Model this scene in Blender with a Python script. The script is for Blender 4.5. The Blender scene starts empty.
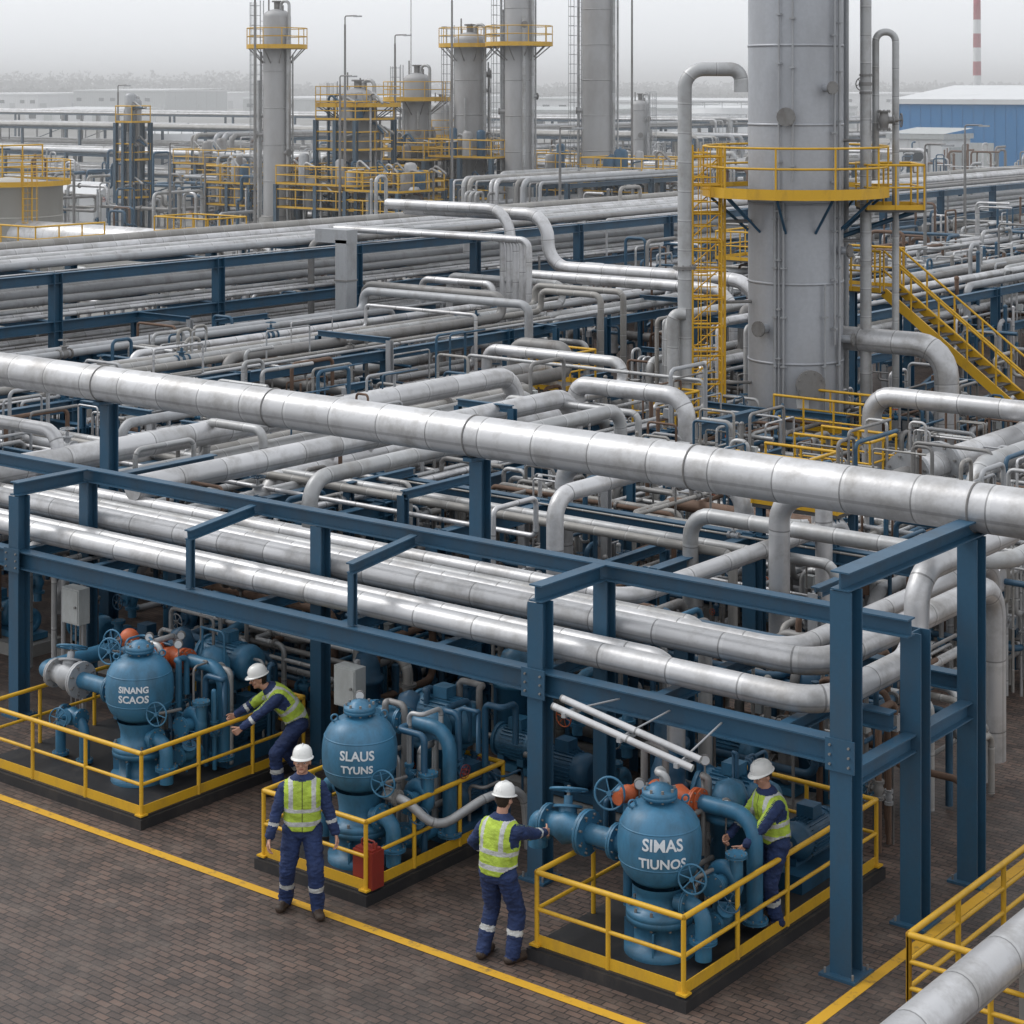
import bpy, bmesh, math, random, time
from mathutils import Vector, Matrix, noise
T0=time.time()
R=random.Random(7)
V=Vector
scene=bpy.context.scene
# ---------------------------------------------------------------- materials
MATS={}
def newmat(name):
    m=bpy.data.materials.new(name); m.use_nodes=True
    nt=m.node_tree; b=nt.nodes['Principled BSDF']; MATS[name]=m
    return m,nt,b
def N(nt,t,**kw):
    n=nt.nodes.new(t)
    for k,v in kw.items(): setattr(n,k,v)
    return n
def mixrgb(nt,fac,a,b,mode='MIX'):
    n=N(nt,'ShaderNodeMix',data_type='RGBA',blend_type=mode)
    for s,x in ((n.inputs[0],fac),(n.inputs[6],a),(n.inputs[7],b)):
        if isinstance(x,bpy.types.NodeSocket): nt.links.new(x,s)
        elif isinstance(x,(int,float)): s.default_value=x
        else: s.default_value=(*x,1)
    return n.outputs[2]
def mth(nt,op,a,b=None,c=None):
    n=N(nt,'ShaderNodeMath',operation=op)
    for i,x in enumerate((a,b,c)):
        if x is None: continue
        if isinstance(x,bpy.types.NodeSocket): nt.links.new(x,n.inputs[i])
        else: n.inputs[i].default_value=x
    return n.outputs[0]
def noi(nt,vec,scale,detail=4,rough=.6):
    n=N(nt,'ShaderNodeTexNoise'); n.inputs['Scale'].default_value=scale
    n.inputs['Detail'].default_value=detail; n.inputs['Roughness'].default_value=rough
    nt.links.new(vec,n.inputs['Vector']); return n.outputs['Fac']
def ramp(nt,f,a,b):
    n=N(nt,'ShaderNodeMapRange'); nt.links.new(f,n.inputs[0])
    n.inputs[1].default_value=a; n.inputs[2].default_value=b; return n.outputs[0]
def bump(nt,b,h,strength,dist=.01):
    n=N(nt,'ShaderNodeBump'); n.inputs['Strength'].default_value=strength
    n.inputs['Distance'].default_value=dist
    nt.links.new(h,n.inputs['Height']); nt.links.new(n.outputs[0],b.inputs['Normal'])
def paint(name,col,rough=.45,metal=0.,dirt=.4,dcol=(.05,.04,.032),scale=2.2,lo=.5,hi=.75,bmp=.1):
    m,nt,b=newmat(name)
    tc=N(nt,'ShaderNodeTexCoord').outputs['Object']
    mp=N(nt,'ShaderNodeMapping'); mp.inputs['Scale'].default_value=(1,1,.45); nt.links.new(tc,mp.inputs[0])
    n1=noi(nt,mp.outputs[0],scale,5,.7)
    f=mth(nt,'MULTIPLY',ramp(nt,n1,lo,hi),dirt)
    c=mixrgb(nt,f,col,dcol)
    if bmp:
        n2=noi(nt,tc,scale*14,2,.6)
        c2=mixrgb(nt,ramp(nt,n2,.3,.8),c,tuple(x*.8 for x in col)); c=mixrgb(nt,.5,c,c2)
        bump(nt,b,n2,bmp,.004)
    nt.links.new(c,b.inputs['Base Color'])
    r=mth(nt,'MULTIPLY_ADD',n1,.35,rough-.12); nt.links.new(r,b.inputs['Roughness'])
    b.inputs['Metallic'].default_value=metal
    return m
def insul(name,col,metal=.55,rough=.36,per=.95):
    m,nt,b=newmat(name)
    uv=N(nt,'ShaderNodeTexCoord').outputs['UV']; ob=N(nt,'ShaderNodeTexCoord').outputs['Object']
    sp=N(nt,'ShaderNodeSeparateXYZ'); nt.links.new(uv,sp.inputs[0])
    q=mth(nt,'DIVIDE',sp.outputs[0],per); fr=mth(nt,'FRACT',q); fl=mth(nt,'FLOOR',q)
    wn=N(nt,'ShaderNodeTexWhiteNoise',noise_dimensions='1D'); nt.links.new(fl,wn.inputs['W'])
    seam=mth(nt,'LESS_THAN',fr,.022); band=mth(nt,'LESS_THAN',fr,.07)
    lap=mth(nt,'LESS_THAN',mth(nt,'ABSOLUTE',mth(nt,'SUBTRACT',sp.outputs[1],.3)),.012)
    n1=noi(nt,ob,1.7,5,.7); n3=noi(nt,ob,18,2)
    c=mixrgb(nt,wn.outputs['Value'],tuple(x*.86 for x in col),tuple(min(1,x*1.12) for x in col))
    c=mixrgb(nt,mth(nt,'MULTIPLY',ramp(nt,n1,.46,.74),.7),c,(.23,.215,.195))
    c=mixrgb(nt,mth(nt,'MULTIPLY',band,.2),c,(.75,.75,.75))
    c=mixrgb(nt,mth(nt,'MULTIPLY',mth(nt,'MAXIMUM',seam,mth(nt,'MULTIPLY',lap,.5)),.65),c,(.10,.10,.10))
    nt.links.new(c,b.inputs['Base Color'])
    nt.links.new(mth(nt,'MULTIPLY_ADD',n1,.3,rough-.12),b.inputs['Roughness'])
    b.inputs['Metallic'].default_value=metal
    h=mth(nt,'ADD',mth(nt,'MULTIPLY',band,.6),mth(nt,'MULTIPLY',n3,.4)); bump(nt,b,h,.4,.012)
    return m
insul('insul',(.55,.55,.56),.5,.40); insul('insul2',(.41,.415,.42),.4,.46,.7); insul('insulold',(.30,.29,.275),.25,.52,.6)
paint('steel',(.24,.235,.23),.5,.3,.7,(.09,.065,.05))
paint('galv',(.37,.38,.395),.5,.25,.6,(.18,.16,.14))
paint('rusty',(.16,.10,.07),.7,.1,.8,(.06,.035,.025),4)
paint('bluesteel',(.026,.088,.155),.42,0,.7,(.05,.055,.06),1.6,.45,.8)
paint('bluelight',(.06,.105,.15),.5,0,.6,(.07,.075,.08),1.6,.45,.8)
paint('blueeq',(.042,.165,.285),.38,0,.75,(.022,.045,.06),3.5,.43,.74)
paint('bluedk',(.024,.09,.165),.4,0,.65,(.02,.03,.035),3.5,.45,.75)
paint('yellow',(.66,.38,.022),.45,0,.6,(.24,.14,.05),3,.52,.8)
paint('orange',(.50,.11,.035),.45,0,.6,(.15,.06,.04),5)
paint('red',(.25,.03,.02),.4,0,.5,(.1,.03,.02),5)
paint('blackbase',(.022,.022,.024),.5,0,.7,(.08,.068,.058),2)
paint('grating',(.09,.09,.09),.6,.3,.5)
paint('boxgrey',(.42,.44,.44),.45,0,.5,(.18,.17,.15),3)
paint('colclad',(.42,.435,.465),.42,.3,.5,(.25,.245,.25),.7,.45,.8,.05)
paint('colold',(.37,.37,.375),.52,.1,.6,(.21,.185,.165),.35,.45,.75,0)
paint('tank',(.46,.45,.42),.5,0,.5,(.3,.27,.24),.3,.45,.8,0)
paint('white',(.62,.63,.64),.5,0,.35,(.4,.4,.4),.2,.5,.8,0)
paint('concrete',(.24,.235,.225),.8,0,.5,(.12,.11,.1),.8)
paint('bldblue',(.012,.16,.38),.5,0,.3,(.03,.12,.22),.1,.5,.8,0)
paint('glass',(.03,.04,.05),.12,0,.1,bmp=0)
paint('chimred',(.33,.07,.09),.6,0,.2,bmp=0)
def cloth(name,col,rough=.8):
    m,nt,b=newmat(name); tc=N(nt,'ShaderNodeTexCoord').outputs['Object']
    n1=noi(nt,tc,9,5,.65); n2=noi(nt,tc,260,2)
    c=mixrgb(nt,ramp(nt,n1,.35,.75),tuple(x*1.12 for x in col),tuple(x*.55 for x in col))
    nt.links.new(c,b.inputs['Base Color']); b.inputs['Roughness'].default_value=rough
    bump(nt,b,mth(nt,'ADD',mth(nt,'MULTIPLY',n1,1.),mth(nt,'MULTIPLY',n2,.06)),.8,.03); return m
cloth('navy',(.014,.032,.105)); cloth('vest',(.42,.56,.06),.7); cloth('boots',(.05,.032,.022),.6)
cloth('reflect',(.52,.53,.52),.35); cloth('hair',(.03,.018,.01),.9); cloth('zip',(.12,.15,.03))
for nm,col,ro in (('skin',(.46,.25,.175),.5),('lips',(.30,.10,.08),.5),('eyewhite',(.6,.58,.55),.4),('eyedark',(.02,.015,.01),.2),('hat',(.72,.72,.70),.28),('lettering',(.62,.66,.70),.6)):
    m,nt,b=newmat(nm); b.inputs['Base Color'].default_value=(*col,1); b.inputs['Roughness'].default_value=ro
m,nt,b=newmat('foliage'); tc=N(nt,'ShaderNodeTexCoord').outputs['Object']
nt.links.new(mixrgb(nt,ramp(nt,noi(nt,tc,.05,5),.35,.7),(.05,.055,.04),(.10,.095,.08)),b.inputs['Base Color']); b.inputs['Roughness'].default_value=.9
# pavers
m,nt,b=newmat('pavers'); tc=N(nt,'ShaderNodeTexCoord').outputs['Object']
wv=N(nt,'ShaderNodeTexNoise'); wv.inputs['Scale'].default_value=1.3; nt.links.new(tc,wv.inputs['Vector'])
wm=N(nt,'ShaderNodeMix',data_type='RGBA',blend_type='LINEAR_LIGHT'); wm.inputs[0].default_value=.022; nt.links.new(tc,wm.inputs[6]); nt.links.new(wv.outputs['Color'],wm.inputs[7])
br=N(nt,'ShaderNodeTexBrick'); nt.links.new(wm.outputs[2],br.inputs['Vector'])
br.inputs['Scale'].default_value=1; br.inputs['Brick Width'].default_value=.19; br.inputs['Row Height'].default_value=.095
br.inputs['Mortar Size'].default_value=.010; br.inputs['Mortar Smooth'].default_value=.4; br.inputs['Bias'].default_value=0
br.inputs['Color1'].default_value=(.145,.093,.072,1); br.inputs['Color2'].default_value=(.068,.050,.043,1); br.inputs['Mortar'].default_value=(.024,.020,.018,1)
n1=noi(nt,tc,.35,6,.65); n2=noi(nt,tc,2.2,6,.7); n3=noi(nt,tc,30,3)
c=mixrgb(nt,mth(nt,'MULTIPLY',ramp(nt,n1,.42,.60),.6),br.outputs['Color'],(.048,.040,.036))
c=mixrgb(nt,mth(nt,'MULTIPLY',ramp(nt,n2,.5,.70),.6),c,(.155,.122,.102))
c=mixrgb(nt,mth(nt,'MULTIPLY',ramp(nt,n2,.48,.3),.65),c,(.028,.023,.020))
nt.links.new(c,b.inputs['Base Color'])
nt.links.new(mth(nt,'MULTIPLY_ADD',n1,-.5,mth(nt,'MULTIPLY_ADD',n3,.25,.68)),b.inputs['Roughness'])
bump(nt,b,mth(nt,'ADD',mth(nt,'MULTIPLY',br.outputs['Fac'],-1.),mth(nt,'MULTIPLY',n3,.5)),.7,.009)
m,nt,b=newmat('ground'); tc=N(nt,'ShaderNodeTexCoord').outputs['Object']
n1=noi(nt,tc,.012,6,.6); n2=noi(nt,tc,.09,6,.65)
c=mixrgb(nt,ramp(nt,n1,.4,.6),(.26,.255,.245),(.15,.145,.13)); c=mixrgb(nt,mth(nt,'MULTIPLY',ramp(nt,n2,.45,.7),.6),c,(.38,.38,.38))
nt.links.new(c,b.inputs['Base Color']); b.inputs['Roughness'].default_value=.85
m,nt,b=newmat('linepaint'); tc=N(nt,'ShaderNodeTexCoord').outputs['Object']
n1=noi(nt,tc,5,6,.75)
nt.links.new(mixrgb(nt,ramp(nt,n1,.54,.74),(.62,.34,.02),(.12,.09,.05)),b.inputs['Base Color']); b.inputs['Roughness'].default_value=.65
m=bpy.data.materials.new('haze'); m.use_nodes=True; nt=m.node_tree; nt.nodes.clear(); MATS['haze']=m
o_=nt.nodes.new('ShaderNodeOutputMaterial'); vs_=nt.nodes.new('ShaderNodeVolumeScatter'); vs_.inputs['Color'].default_value=(1,1,1,1); vs_.inputs['Density'].default_value=.0012; vs_.inputs['Anisotropy'].default_value=.0
nt.links.new(vs_.outputs[0],o_.inputs['Volume'])

# ---------------------------------------------------------------- mesh builder
class MB:
    def __init__(s): s.v=[];s.f=[];s.m=[];s.s=[];s.uv=[]
    def add(s,vs,fs,mat,smooth=True,uv=None):
        o=len(s.v); s.v.extend(vs)
        for i,f in enumerate(fs):
            s.f.append(tuple(o+k for k in f)); s.m.append(mat); s.s.append(smooth)
            s.uv.append(uv[i] if uv else None)
    def box(s,c,size,mat,rot=0,M=None):
        x,y,z=(q/2 for q in size)
        vs=[V((a*x,b_*y,c_*z)) for a in(-1,1) for b_ in(-1,1) for c_ in(-1,1)]
        if M is None: M=Matrix.Rotation(rot,3,'Z')
        c=V(c); vs=[tuple(c+M@q) for q in vs]
        s.add(vs,[(0,1,3,2),(4,6,7,5),(0,4,5,1),(2,3,7,6),(0,2,6,4),(1,5,7,3)],mat,False)
    def sweep(s,pts,rad,mat,n=12,caps=True,flat=1.0):
        pts=[V(p) for p in pts]
        if len(pts)<2: return
        if not hasattr(rad,'__len__'): rad=[rad]*len(pts)
        t=(pts[1]-pts[0]).normalized()
        a=V((0,0,1)) if abs(t.z)<.9 else V((1,0,0))
        nn=(a-t*a.dot(t)).normalized()
        vs=[];L=0;ls=[]
        for i,p in enumerate(pts):
            if i==0: d=t
            elif i==len(pts)-1: d=(pts[i]-pts[i-1]).normalized()
            else:
                d=((pts[i]-pts[i-1]).normalized()+(pts[i+1]-pts[i]).normalized())
                d=d.normalized() if d.length>1e-6 else t
            if i: L+=(pts[i]-pts[i-1]).length
            nn=(nn-d*nn.dot(d)); nn=nn.normalized() if nn.length>1e-6 else V((1,0,0)); bb=d.cross(nn)
            ls.append(L)
            for k in range(n):
                an=2*math.pi*k/n; vs.append(tuple(p+(nn*math.cos(an)+bb*math.sin(an)*flat)*rad[i]))
        fs=[];uv=[]
        for i in range(len(pts)-1):
            for k in range(n):
                k2=(k+1)%n; fs.append((i*n+k,i*n+k2,(i+1)*n+k2,(i+1)*n+k))
                uv.append(((ls[i],k/n),(ls[i],(k+1)/n),(ls[i+1],(k+1)/n),(ls[i+1],k/n)))
        s.add(vs,fs,mat,True,uv)
        if caps:
            s.add(vs[:n],[tuple(range(n))[::-1]],mat,False); s.add(vs[-n:],[tuple(range(n))],mat,False)
    def cyl(s,p0,p1,r,mat,n=12,r1=None,caps=True): s.sweep([p0,p1],[r,r if r1 is None else r1],mat,n,caps)
    def pipe(s,pts,r,mat,n=12,br=None,flanges=False,fm=None):
        pts=[V(p) for p in pts]; br=br or r*3; out=[pts[0]]
        for i in range(1,len(pts)-1):
            a,b_,c=pts[i-1],pts[i],pts[i+1]
            d0=(b_-a);d1=(c-b_); l0,l1=d0.length,d1.length
            if l0<1e-5 or l1<1e-5: continue
            d0/=l0;d1/=l1; th=d0.angle(d1)
            if th<.02 or th>3.1: out.append(b_); continue
            rr=min(br,.48*min(l0,l1)/math.tan(th/2)); tt=rr*math.tan(th/2)
            cen=b_+(d1-d0).normalized()*rr/math.cos(th/2); ax=d0.cross(d1).normalized(); st=b_-d0*tt-cen
            k=max(2,int(th/.26))
            for j in range(k+1): out.append(cen+Matrix.Rotation(th*j/k,3,ax)@st)
        out.append(pts[-1]); s.sweep(out,r,mat,n)
        if flanges:
            for a,b_ in ((pts[0],pts[1]),(pts[-1],pts[-2])):
                d=(b_-a).normalized(); s.flange(a,d,r,fm or mat)
    def flange(s,p,d,r,mat,bolts=True,n=16):
        p=V(p);d=V(d).normalized(); R2=r*1.65; t=max(.02,r*.22)
        s.cyl(p-d*t,p-d*.003,R2,mat,n); s.cyl(p+d*.003,p+d*t,R2,mat,n)
        if bolts:
            a=V((0,0,1)) if abs(d.z)<.9 else V((1,0,0)); x=(a-d*a.dot(d)).normalized(); y=d.cross(x)
            for k in range(8):
                an=math.pi*2*(k+.5)/8; q=p+(x*math.cos(an)+y*math.sin(an))*r*1.36
                s.cyl(q-d*t*1.8,q+d*t*1.8,r*.1,'steel',6)
    def lathe(s,o,prof,mat,n=24,axis=(0,0,1)):
        o=V(o);d=V(axis).normalized()
        a=V((1,0,0)) if abs(d.x)<.9 else V((0,1,0)); x=(a-d*a.dot(d)).normalized(); y=d.cross(x)
        vs=[];fs=[]
        for (r,z) in prof:
            for k in range(n):
                an=2*math.pi*k/n; vs.append(tuple(o+d*z+(x*math.cos(an)+y*math.sin(an))*max(r,.0005)))
        for i in range(len(prof)-1):
            for k in range(n):
                k2=(k+1)%n; fs.append((i*n+k,i*n+k2,(i+1)*n+k2,(i+1)*n+k))
        s.add(vs,fs,mat,True)
    def sphere(s,c,r,mat,n=14,sc=(1,1,1),M=None):
        c=V(c);vs=[];fs=[];m=n//2+1
        for i in range(m+1):
            ph=math.pi*i/m
            for k in range(n):
                an=2*math.pi*k/n; q=V((math.sin(ph)*math.cos(an)*sc[0],math.sin(ph)*math.sin(an)*sc[1],math.cos(ph)*sc[2]))*r
                if M is not None: q=M@q
                vs.append(tuple(c+q))
        for i in range(m):
            for k in range(n):
                k2=(k+1)%n; fs.append((i*n+k,(i+1)*n+k,(i+1)*n+k2,i*n+k2))
        s.add(vs,fs,mat,True)
    def torus(s,c,d,R_,r,mat,n=24,m=6):
        c=V(c);d=V(d).normalized(); a=V((0,0,1)) if abs(d.z)<.9 else V((1,0,0)); x=(a-d*a.dot(d)).normalized(); y=d.cross(x)
        vs=[];fs=[]
        for i in range(n):
            an=2*math.pi*i/n; q=x*math.cos(an)+y*math.sin(an)
            for k in range(m):
                b_=2*math.pi*k/m; vs.append(tuple(c+q*(R_+r*math.cos(b_))+d*r*math.sin(b_)))
        for i in range(n):
            for k in range(m):
                fs.append((i*m+k,((i+1)%n)*m+k,((i+1)%n)*m+(k+1)%m,i*m+(k+1)%m))
        s.add(vs,fs,mat,True)
    def wheel(s,c,d,R_,mat):
        s.torus(c,d,R_,R_*.08,mat); c=V(c); d=V(d).normalized()
        a=V((0,0,1)) if abs(d.z)<.9 else V((1,0,0)); x=(a-d*a.dot(d)).normalized(); y=d.cross(x)
        for k in range(3):
            an=math.pi*k/3+.3; q=(x*math.cos(an)+y*math.sin(an))*R_; s.cyl(c-q,c+q,R_*.055,mat,6)
        s.cyl(c-d*R_*.15,c+d*R_*.15,R_*.18,mat,8)
    def valve(s,c,ax,up,r,mat='blueeq',wm=None,det=True,h=1.):
        c=V(c);ax=V(ax).normalized();up=V(up).normalized(); w=r*2.2
        s.sweep([c-ax*w,c-ax*r*1.1,c,c+ax*r*1.1,c+ax*w],[r*1.05,r*1.15,r*1.6,r*1.15,r*1.05],mat,12)
        for sg in(-1,1): s.flange(c+ax*w*sg,ax,r,mat,det)
        s.cyl(c+up*r*.6,c+up*r*2.2*h,r*.85,mat,10); s.cyl(c+up*r*2.2*h,c+up*r*2.5*h,r*1.35,mat,12)
        s.cyl(c+up*r*2.4*h,c+up*r*3.6*h,r*.42,mat,8); s.cyl(c+up*r*3.6*h,c+up*r*4.8*h,r*.18,'steel',6)
        s.wheel(c+up*r*4.3*h,up,r*1.7,wm or mat)
    def ibeam(s,p0,p1,mat,w=.2,h=.22,t=.018,up=(0,0,1)):
        p0=V(p0);p1=V(p1);d=(p1-p0).normalized();up=V(up)
        if abs(d.dot(up))>.95: up=V((0,1,0))
        y=(up-d*up.dot(d)).normalized(); x=d.cross(y); a=w/2;b_=h/2;c=t/2
        pr=[(-a,-b_),(a,-b_),(a,-b_+t),(c,-b_+t),(c,b_-t),(a,b_-t),(a,b_),(-a,b_),(-a,b_-t),(-c,b_-t),(-c,-b_+t),(-a,-b_+t)]
        n=12; vs=[tuple(p+x*q[0]+y*q[1]) for p in(p0,p1) for q in pr]
        fs=[(k,(k+1)%n,n+(k+1)%n,n+k) for k in range(n)]
        for o in(0,n):
            for q in((0,1,2,11),(11,2,3,10),(10,3,4,9),(9,4,5,8),(8,5,6,7)):
                f=tuple(o+k for k in q); fs.append(f if o else f[::-1])
        s.add(vs,fs,mat,False)
    def rail(s,pts,h=1.05,sp=1.3,r=.022,mids=1,mat='yellow',toe=True,closed=False,n=8):
        pts=[V(p) for p in pts]
        if closed: pts=pts+[pts[0]]
        for i in range(len(pts)-1):
            a,b_=pts[i],pts[i+1]; L=(b_-a).length; k=max(1,round(L/sp)); z=V((0,0,1))
            s.cyl(a+z*h,b_+z*h,r*1.15,mat,n)
            for m_ in range(mids): s.cyl(a+z*h*(m_+1)/(mids+1),b_+z*h*(m_+1)/(mids+1),r*.85,mat,n)
            if toe:
                d=(b_-a).normalized(); y=z.cross(d)
                s.box((a+b_)/2+z*.06,(L,.012,.12),mat,0,Matrix((d,y,z)).transposed() if abs(d.z)<.05 else None)
            for j in range(k+(1 if (i==len(pts)-2 and not closed) else 0)):
                q=a.lerp(b_,j/k); s.cyl(q,q+z*h,r,mat,n)
            for q in (a,b_): s.sphere(q+z*h,r*1.2,mat,8)
    def ladder(s,p,z1,out,mat='yellow',cage=True,w=.45):
        p=V(p); out=V(out).normalized(); sd=V((-out.y,out.x,0)); z=V((0,0,1)); H=z1-p.z
        for sg in(-1,1): s.cyl(p+sd*sg*w/2,p+sd*sg*w/2+z*(H+1),.03,mat,6)
        k=int(H/.3)
        for i in range(k): q=p+z*(.3*i+.15); s.cyl(q-sd*w/2,q+sd*w/2,.014,mat,5)
        if cage:
            angs=[math.pi*(-.5+j/6)*1.15 for j in range(7)]
            ring=lambda zz:[p+z*zz+out*(.38+.38*math.cos(a))+sd*.38*math.sin(a) for a in angs]
            zz=2.0
            while zz<H+1: s.sweep(ring(zz),.018,mat,5); zz+=.6
            a0,a1=ring(2.0),ring(H+.9)
            for q0,q1 in zip(a0,a1): s.cyl(q0,q1,.014,mat,5)
    def obj(s,name,parent=None):
        keys=[];ix={}
        for k in s.m:
            if k not in ix: ix[k]=len(keys); keys.append(k)
        me=bpy.data.meshes.new(name); me.from_pydata([tuple(q) for q in s.v],[],s.f)
        for k in keys: me.materials.append(MATS[k])
        me.polygons.foreach_set('material_index',[ix[k] for k in s.m])
        me.polygons.foreach_set('use_smooth',s.s)
        ul=me.uv_layers.new(name='UVMap'); buf=[]
        for f,u in zip(s.f,s.uv):
            if u is None: buf.extend([.5,.0]*len(f))
            else:
                for q in u: buf.extend(q)
        ul.data.foreach_set('uv',buf)
        me.update(); o=bpy.data.objects.new(name,me); scene.collection.objects.link(o)
        if parent: o.parent=parent
        return o
Z=V((0,0,1))
# ---------------------------------------------------------------- ground
g=MB(); g.add([(-6000,-3000,0),(3000,-3000,0),(3000,6000,0),(-6000,6000,0)],[(0,1,2,3)],'ground',False); g.obj('ground')
g=MB(); g.add([(-62,5,.004),(2,5,.004),(2,75,.004),(-62,75,.004)],[(0,1,2,3)],'pavers',False); g.obj('brick_pavement')
def line(u0,u1,v0,v1): 
    g=MB(); g.add([(u0,v0,.008),(u1,v0,.008),(u1,v1,.008),(u0,v1,.008)],[(0,1,2,3)],'linepaint',False); g.obj('painted_floor_line')
line(-45,-10.7,15.96,16.09); line(-9.66,-9.53,12,40)
# ---------------------------------------------------------------- front steel frame
UF=-9.87
f=MB()
def post(f,u,v,z1,mat='bluesteel',w=.22,z0=0):
    f.ibeam((u,v,z0+.02),(u,v,z1),mat,w,w,.02)
    f.box((u,v,z0+.02),(w*1.7,w*1.7,.03),mat)
    for a in(-1,1):
        for b_ in(-1,1): f.cyl((u+a*w*.65,v+b_*w*.65,z0),(u+a*w*.65,v+b_*w*.65,z0+.09),.015,'steel',6)
for u in(-23.6,-13.9): post(f,u,18.3,3.26)
post(f,-31.5,18.3,3.26)
for v,z in((18.3,4.04),(19.9,3.26),(21.35,4.04)): post(f,UF,v,z,w=.25)
for v in(19.6,21.4):
    for u in(-31.5,-27.5,-23.6,-18.7,-13.9): post(f,u,v,2.18 if v>20 else 3.26,w=.2)
f.ibeam((-36,18.3,2.33),(UF-.13,18.3,2.33),'bluesteel',.2,.26)
f.ibeam((-36,19.6,3.37),(UF+.1,19.6,3.37),'bluesteel',.18,.2)
f.ibeam((-36,19.6,2.3),(UF-.12,19.6,2.3),'bluesteel',.18,.2)
f.ibeam((-36,21.4,2.3),(UF-.13,21.4,2.3),'bluesteel',.18,.2)
for u in(-23.6,-13.9): f.ibeam((u,18.2,3.372),(u,19.5,3.372),'bluesteel',.18,.2)
for u in(-19.9,-16.9):
    f.ibeam((u,18.25,3.2),(u,19.5,3.34),'bluesteel',.12,.14); f.ibeam((u,18.3,2.47),(u,18.3,3.13),'bluesteel',.09,.09)
u=-35
while u<-10.4:
    f.ibeam((u,18.41,2.36),(u,19.5,2.36),'bluesteel',.12,.16); f.ibeam((u,19.7,2.36),(u,21.3,2.36),'bluesteel',.12,.16); u+=1.62
f.ibeam((UF,18.16,4.15),(UF,21.6,4.15),'bluesteel',.22,.2)
f.ibeam((UF,18.43,2.05),(UF,19.77,2.05),'bluesteel',.16,.2); f.ibeam((UF,20.03,2.05),(UF,21.22,2.05),'bluesteel',.16,.2)
for u in(-23.6,-13.9,UF):
    f.box((u,18.16,2.33),(.34,.02,.34),'bluesteel')
    for a in(-.11,.11):
        for b_ in(-.1,0,.1): f.cyl((u+a,18.13,2.33+b_),(u+a,18.16,2.33+b_),.014,'steel',6)
f.obj('steel_support_frame')
def ipipe(pts,r,mat='insul',n=16,name='insulated_pipe',br=None,fl=False):
    p=MB(); p.pipe(pts,r,mat,n,br,fl,'steel'); return p.obj(name)
ipipe([(-38,18.72,2.63),(-10.4,18.72,2.63),(-10.4,21.0,2.63),(-10.4,21.0,3.6),(-10.4,24,3.6),(-14,24,3.6),(-14,24,.3)],.15,n=20,br=.42)
ipipe([(-38,19.86,2.66),(-11.05,19.86,2.66),(-11.05,24.6,2.66),(-11.05,24.6,.3)],.16,n=20,br=.45)
ipipe([(-38,19.22,2.58),(-12.6,19.22,2.58),(-12.6,19.22,1.2)],.11,n=16)
ipipe([(-38,20.35,2.60),(-11.7,20.35,2.60),(-11.7,26,2.60),(-11.7,26,.3)],.13,n=16)
ipipe([(-38,20.8,2.56),(-13.2,20.8,2.56),(-13.2,20.8,.3)],.09,'insul2',14)
ipipe([(-38,21.1,2.6),(-14.6,21.1,2.6),(-14.6,27,2.6),(-14.6,27,.3)],.12,'insul',14)
p=MB(); p.pipe([(-60,21.5,4.36),(-2,21.5,4.36)],.29,'insul',28); 
for u in(-33.5,-29.5,-25.5,-21.5,-17.5,-13.8,UF): 
    p.torus((u,21.5,4.36),(1,0,0),.295,.013,'steel',28,5)
    if u in(-33.5,-25.5,-17.5): p.box((u,21.5,4.045),(.16,.34,.05),'bluesteel')
p.obj('insulated_header_pipe')
f=MB()
for u in(-33.5,-25.5,-17.5): post(f,u,21.62,4.0)
f.ibeam((-25.5,21.75,2.7),(-25.5,24,2.7),'bluesteel'); f.ibeam((-36,22.6,2.3),(-25.5,22.6,2.3),'bluesteel')
f.obj('pipe_support_post')

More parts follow.
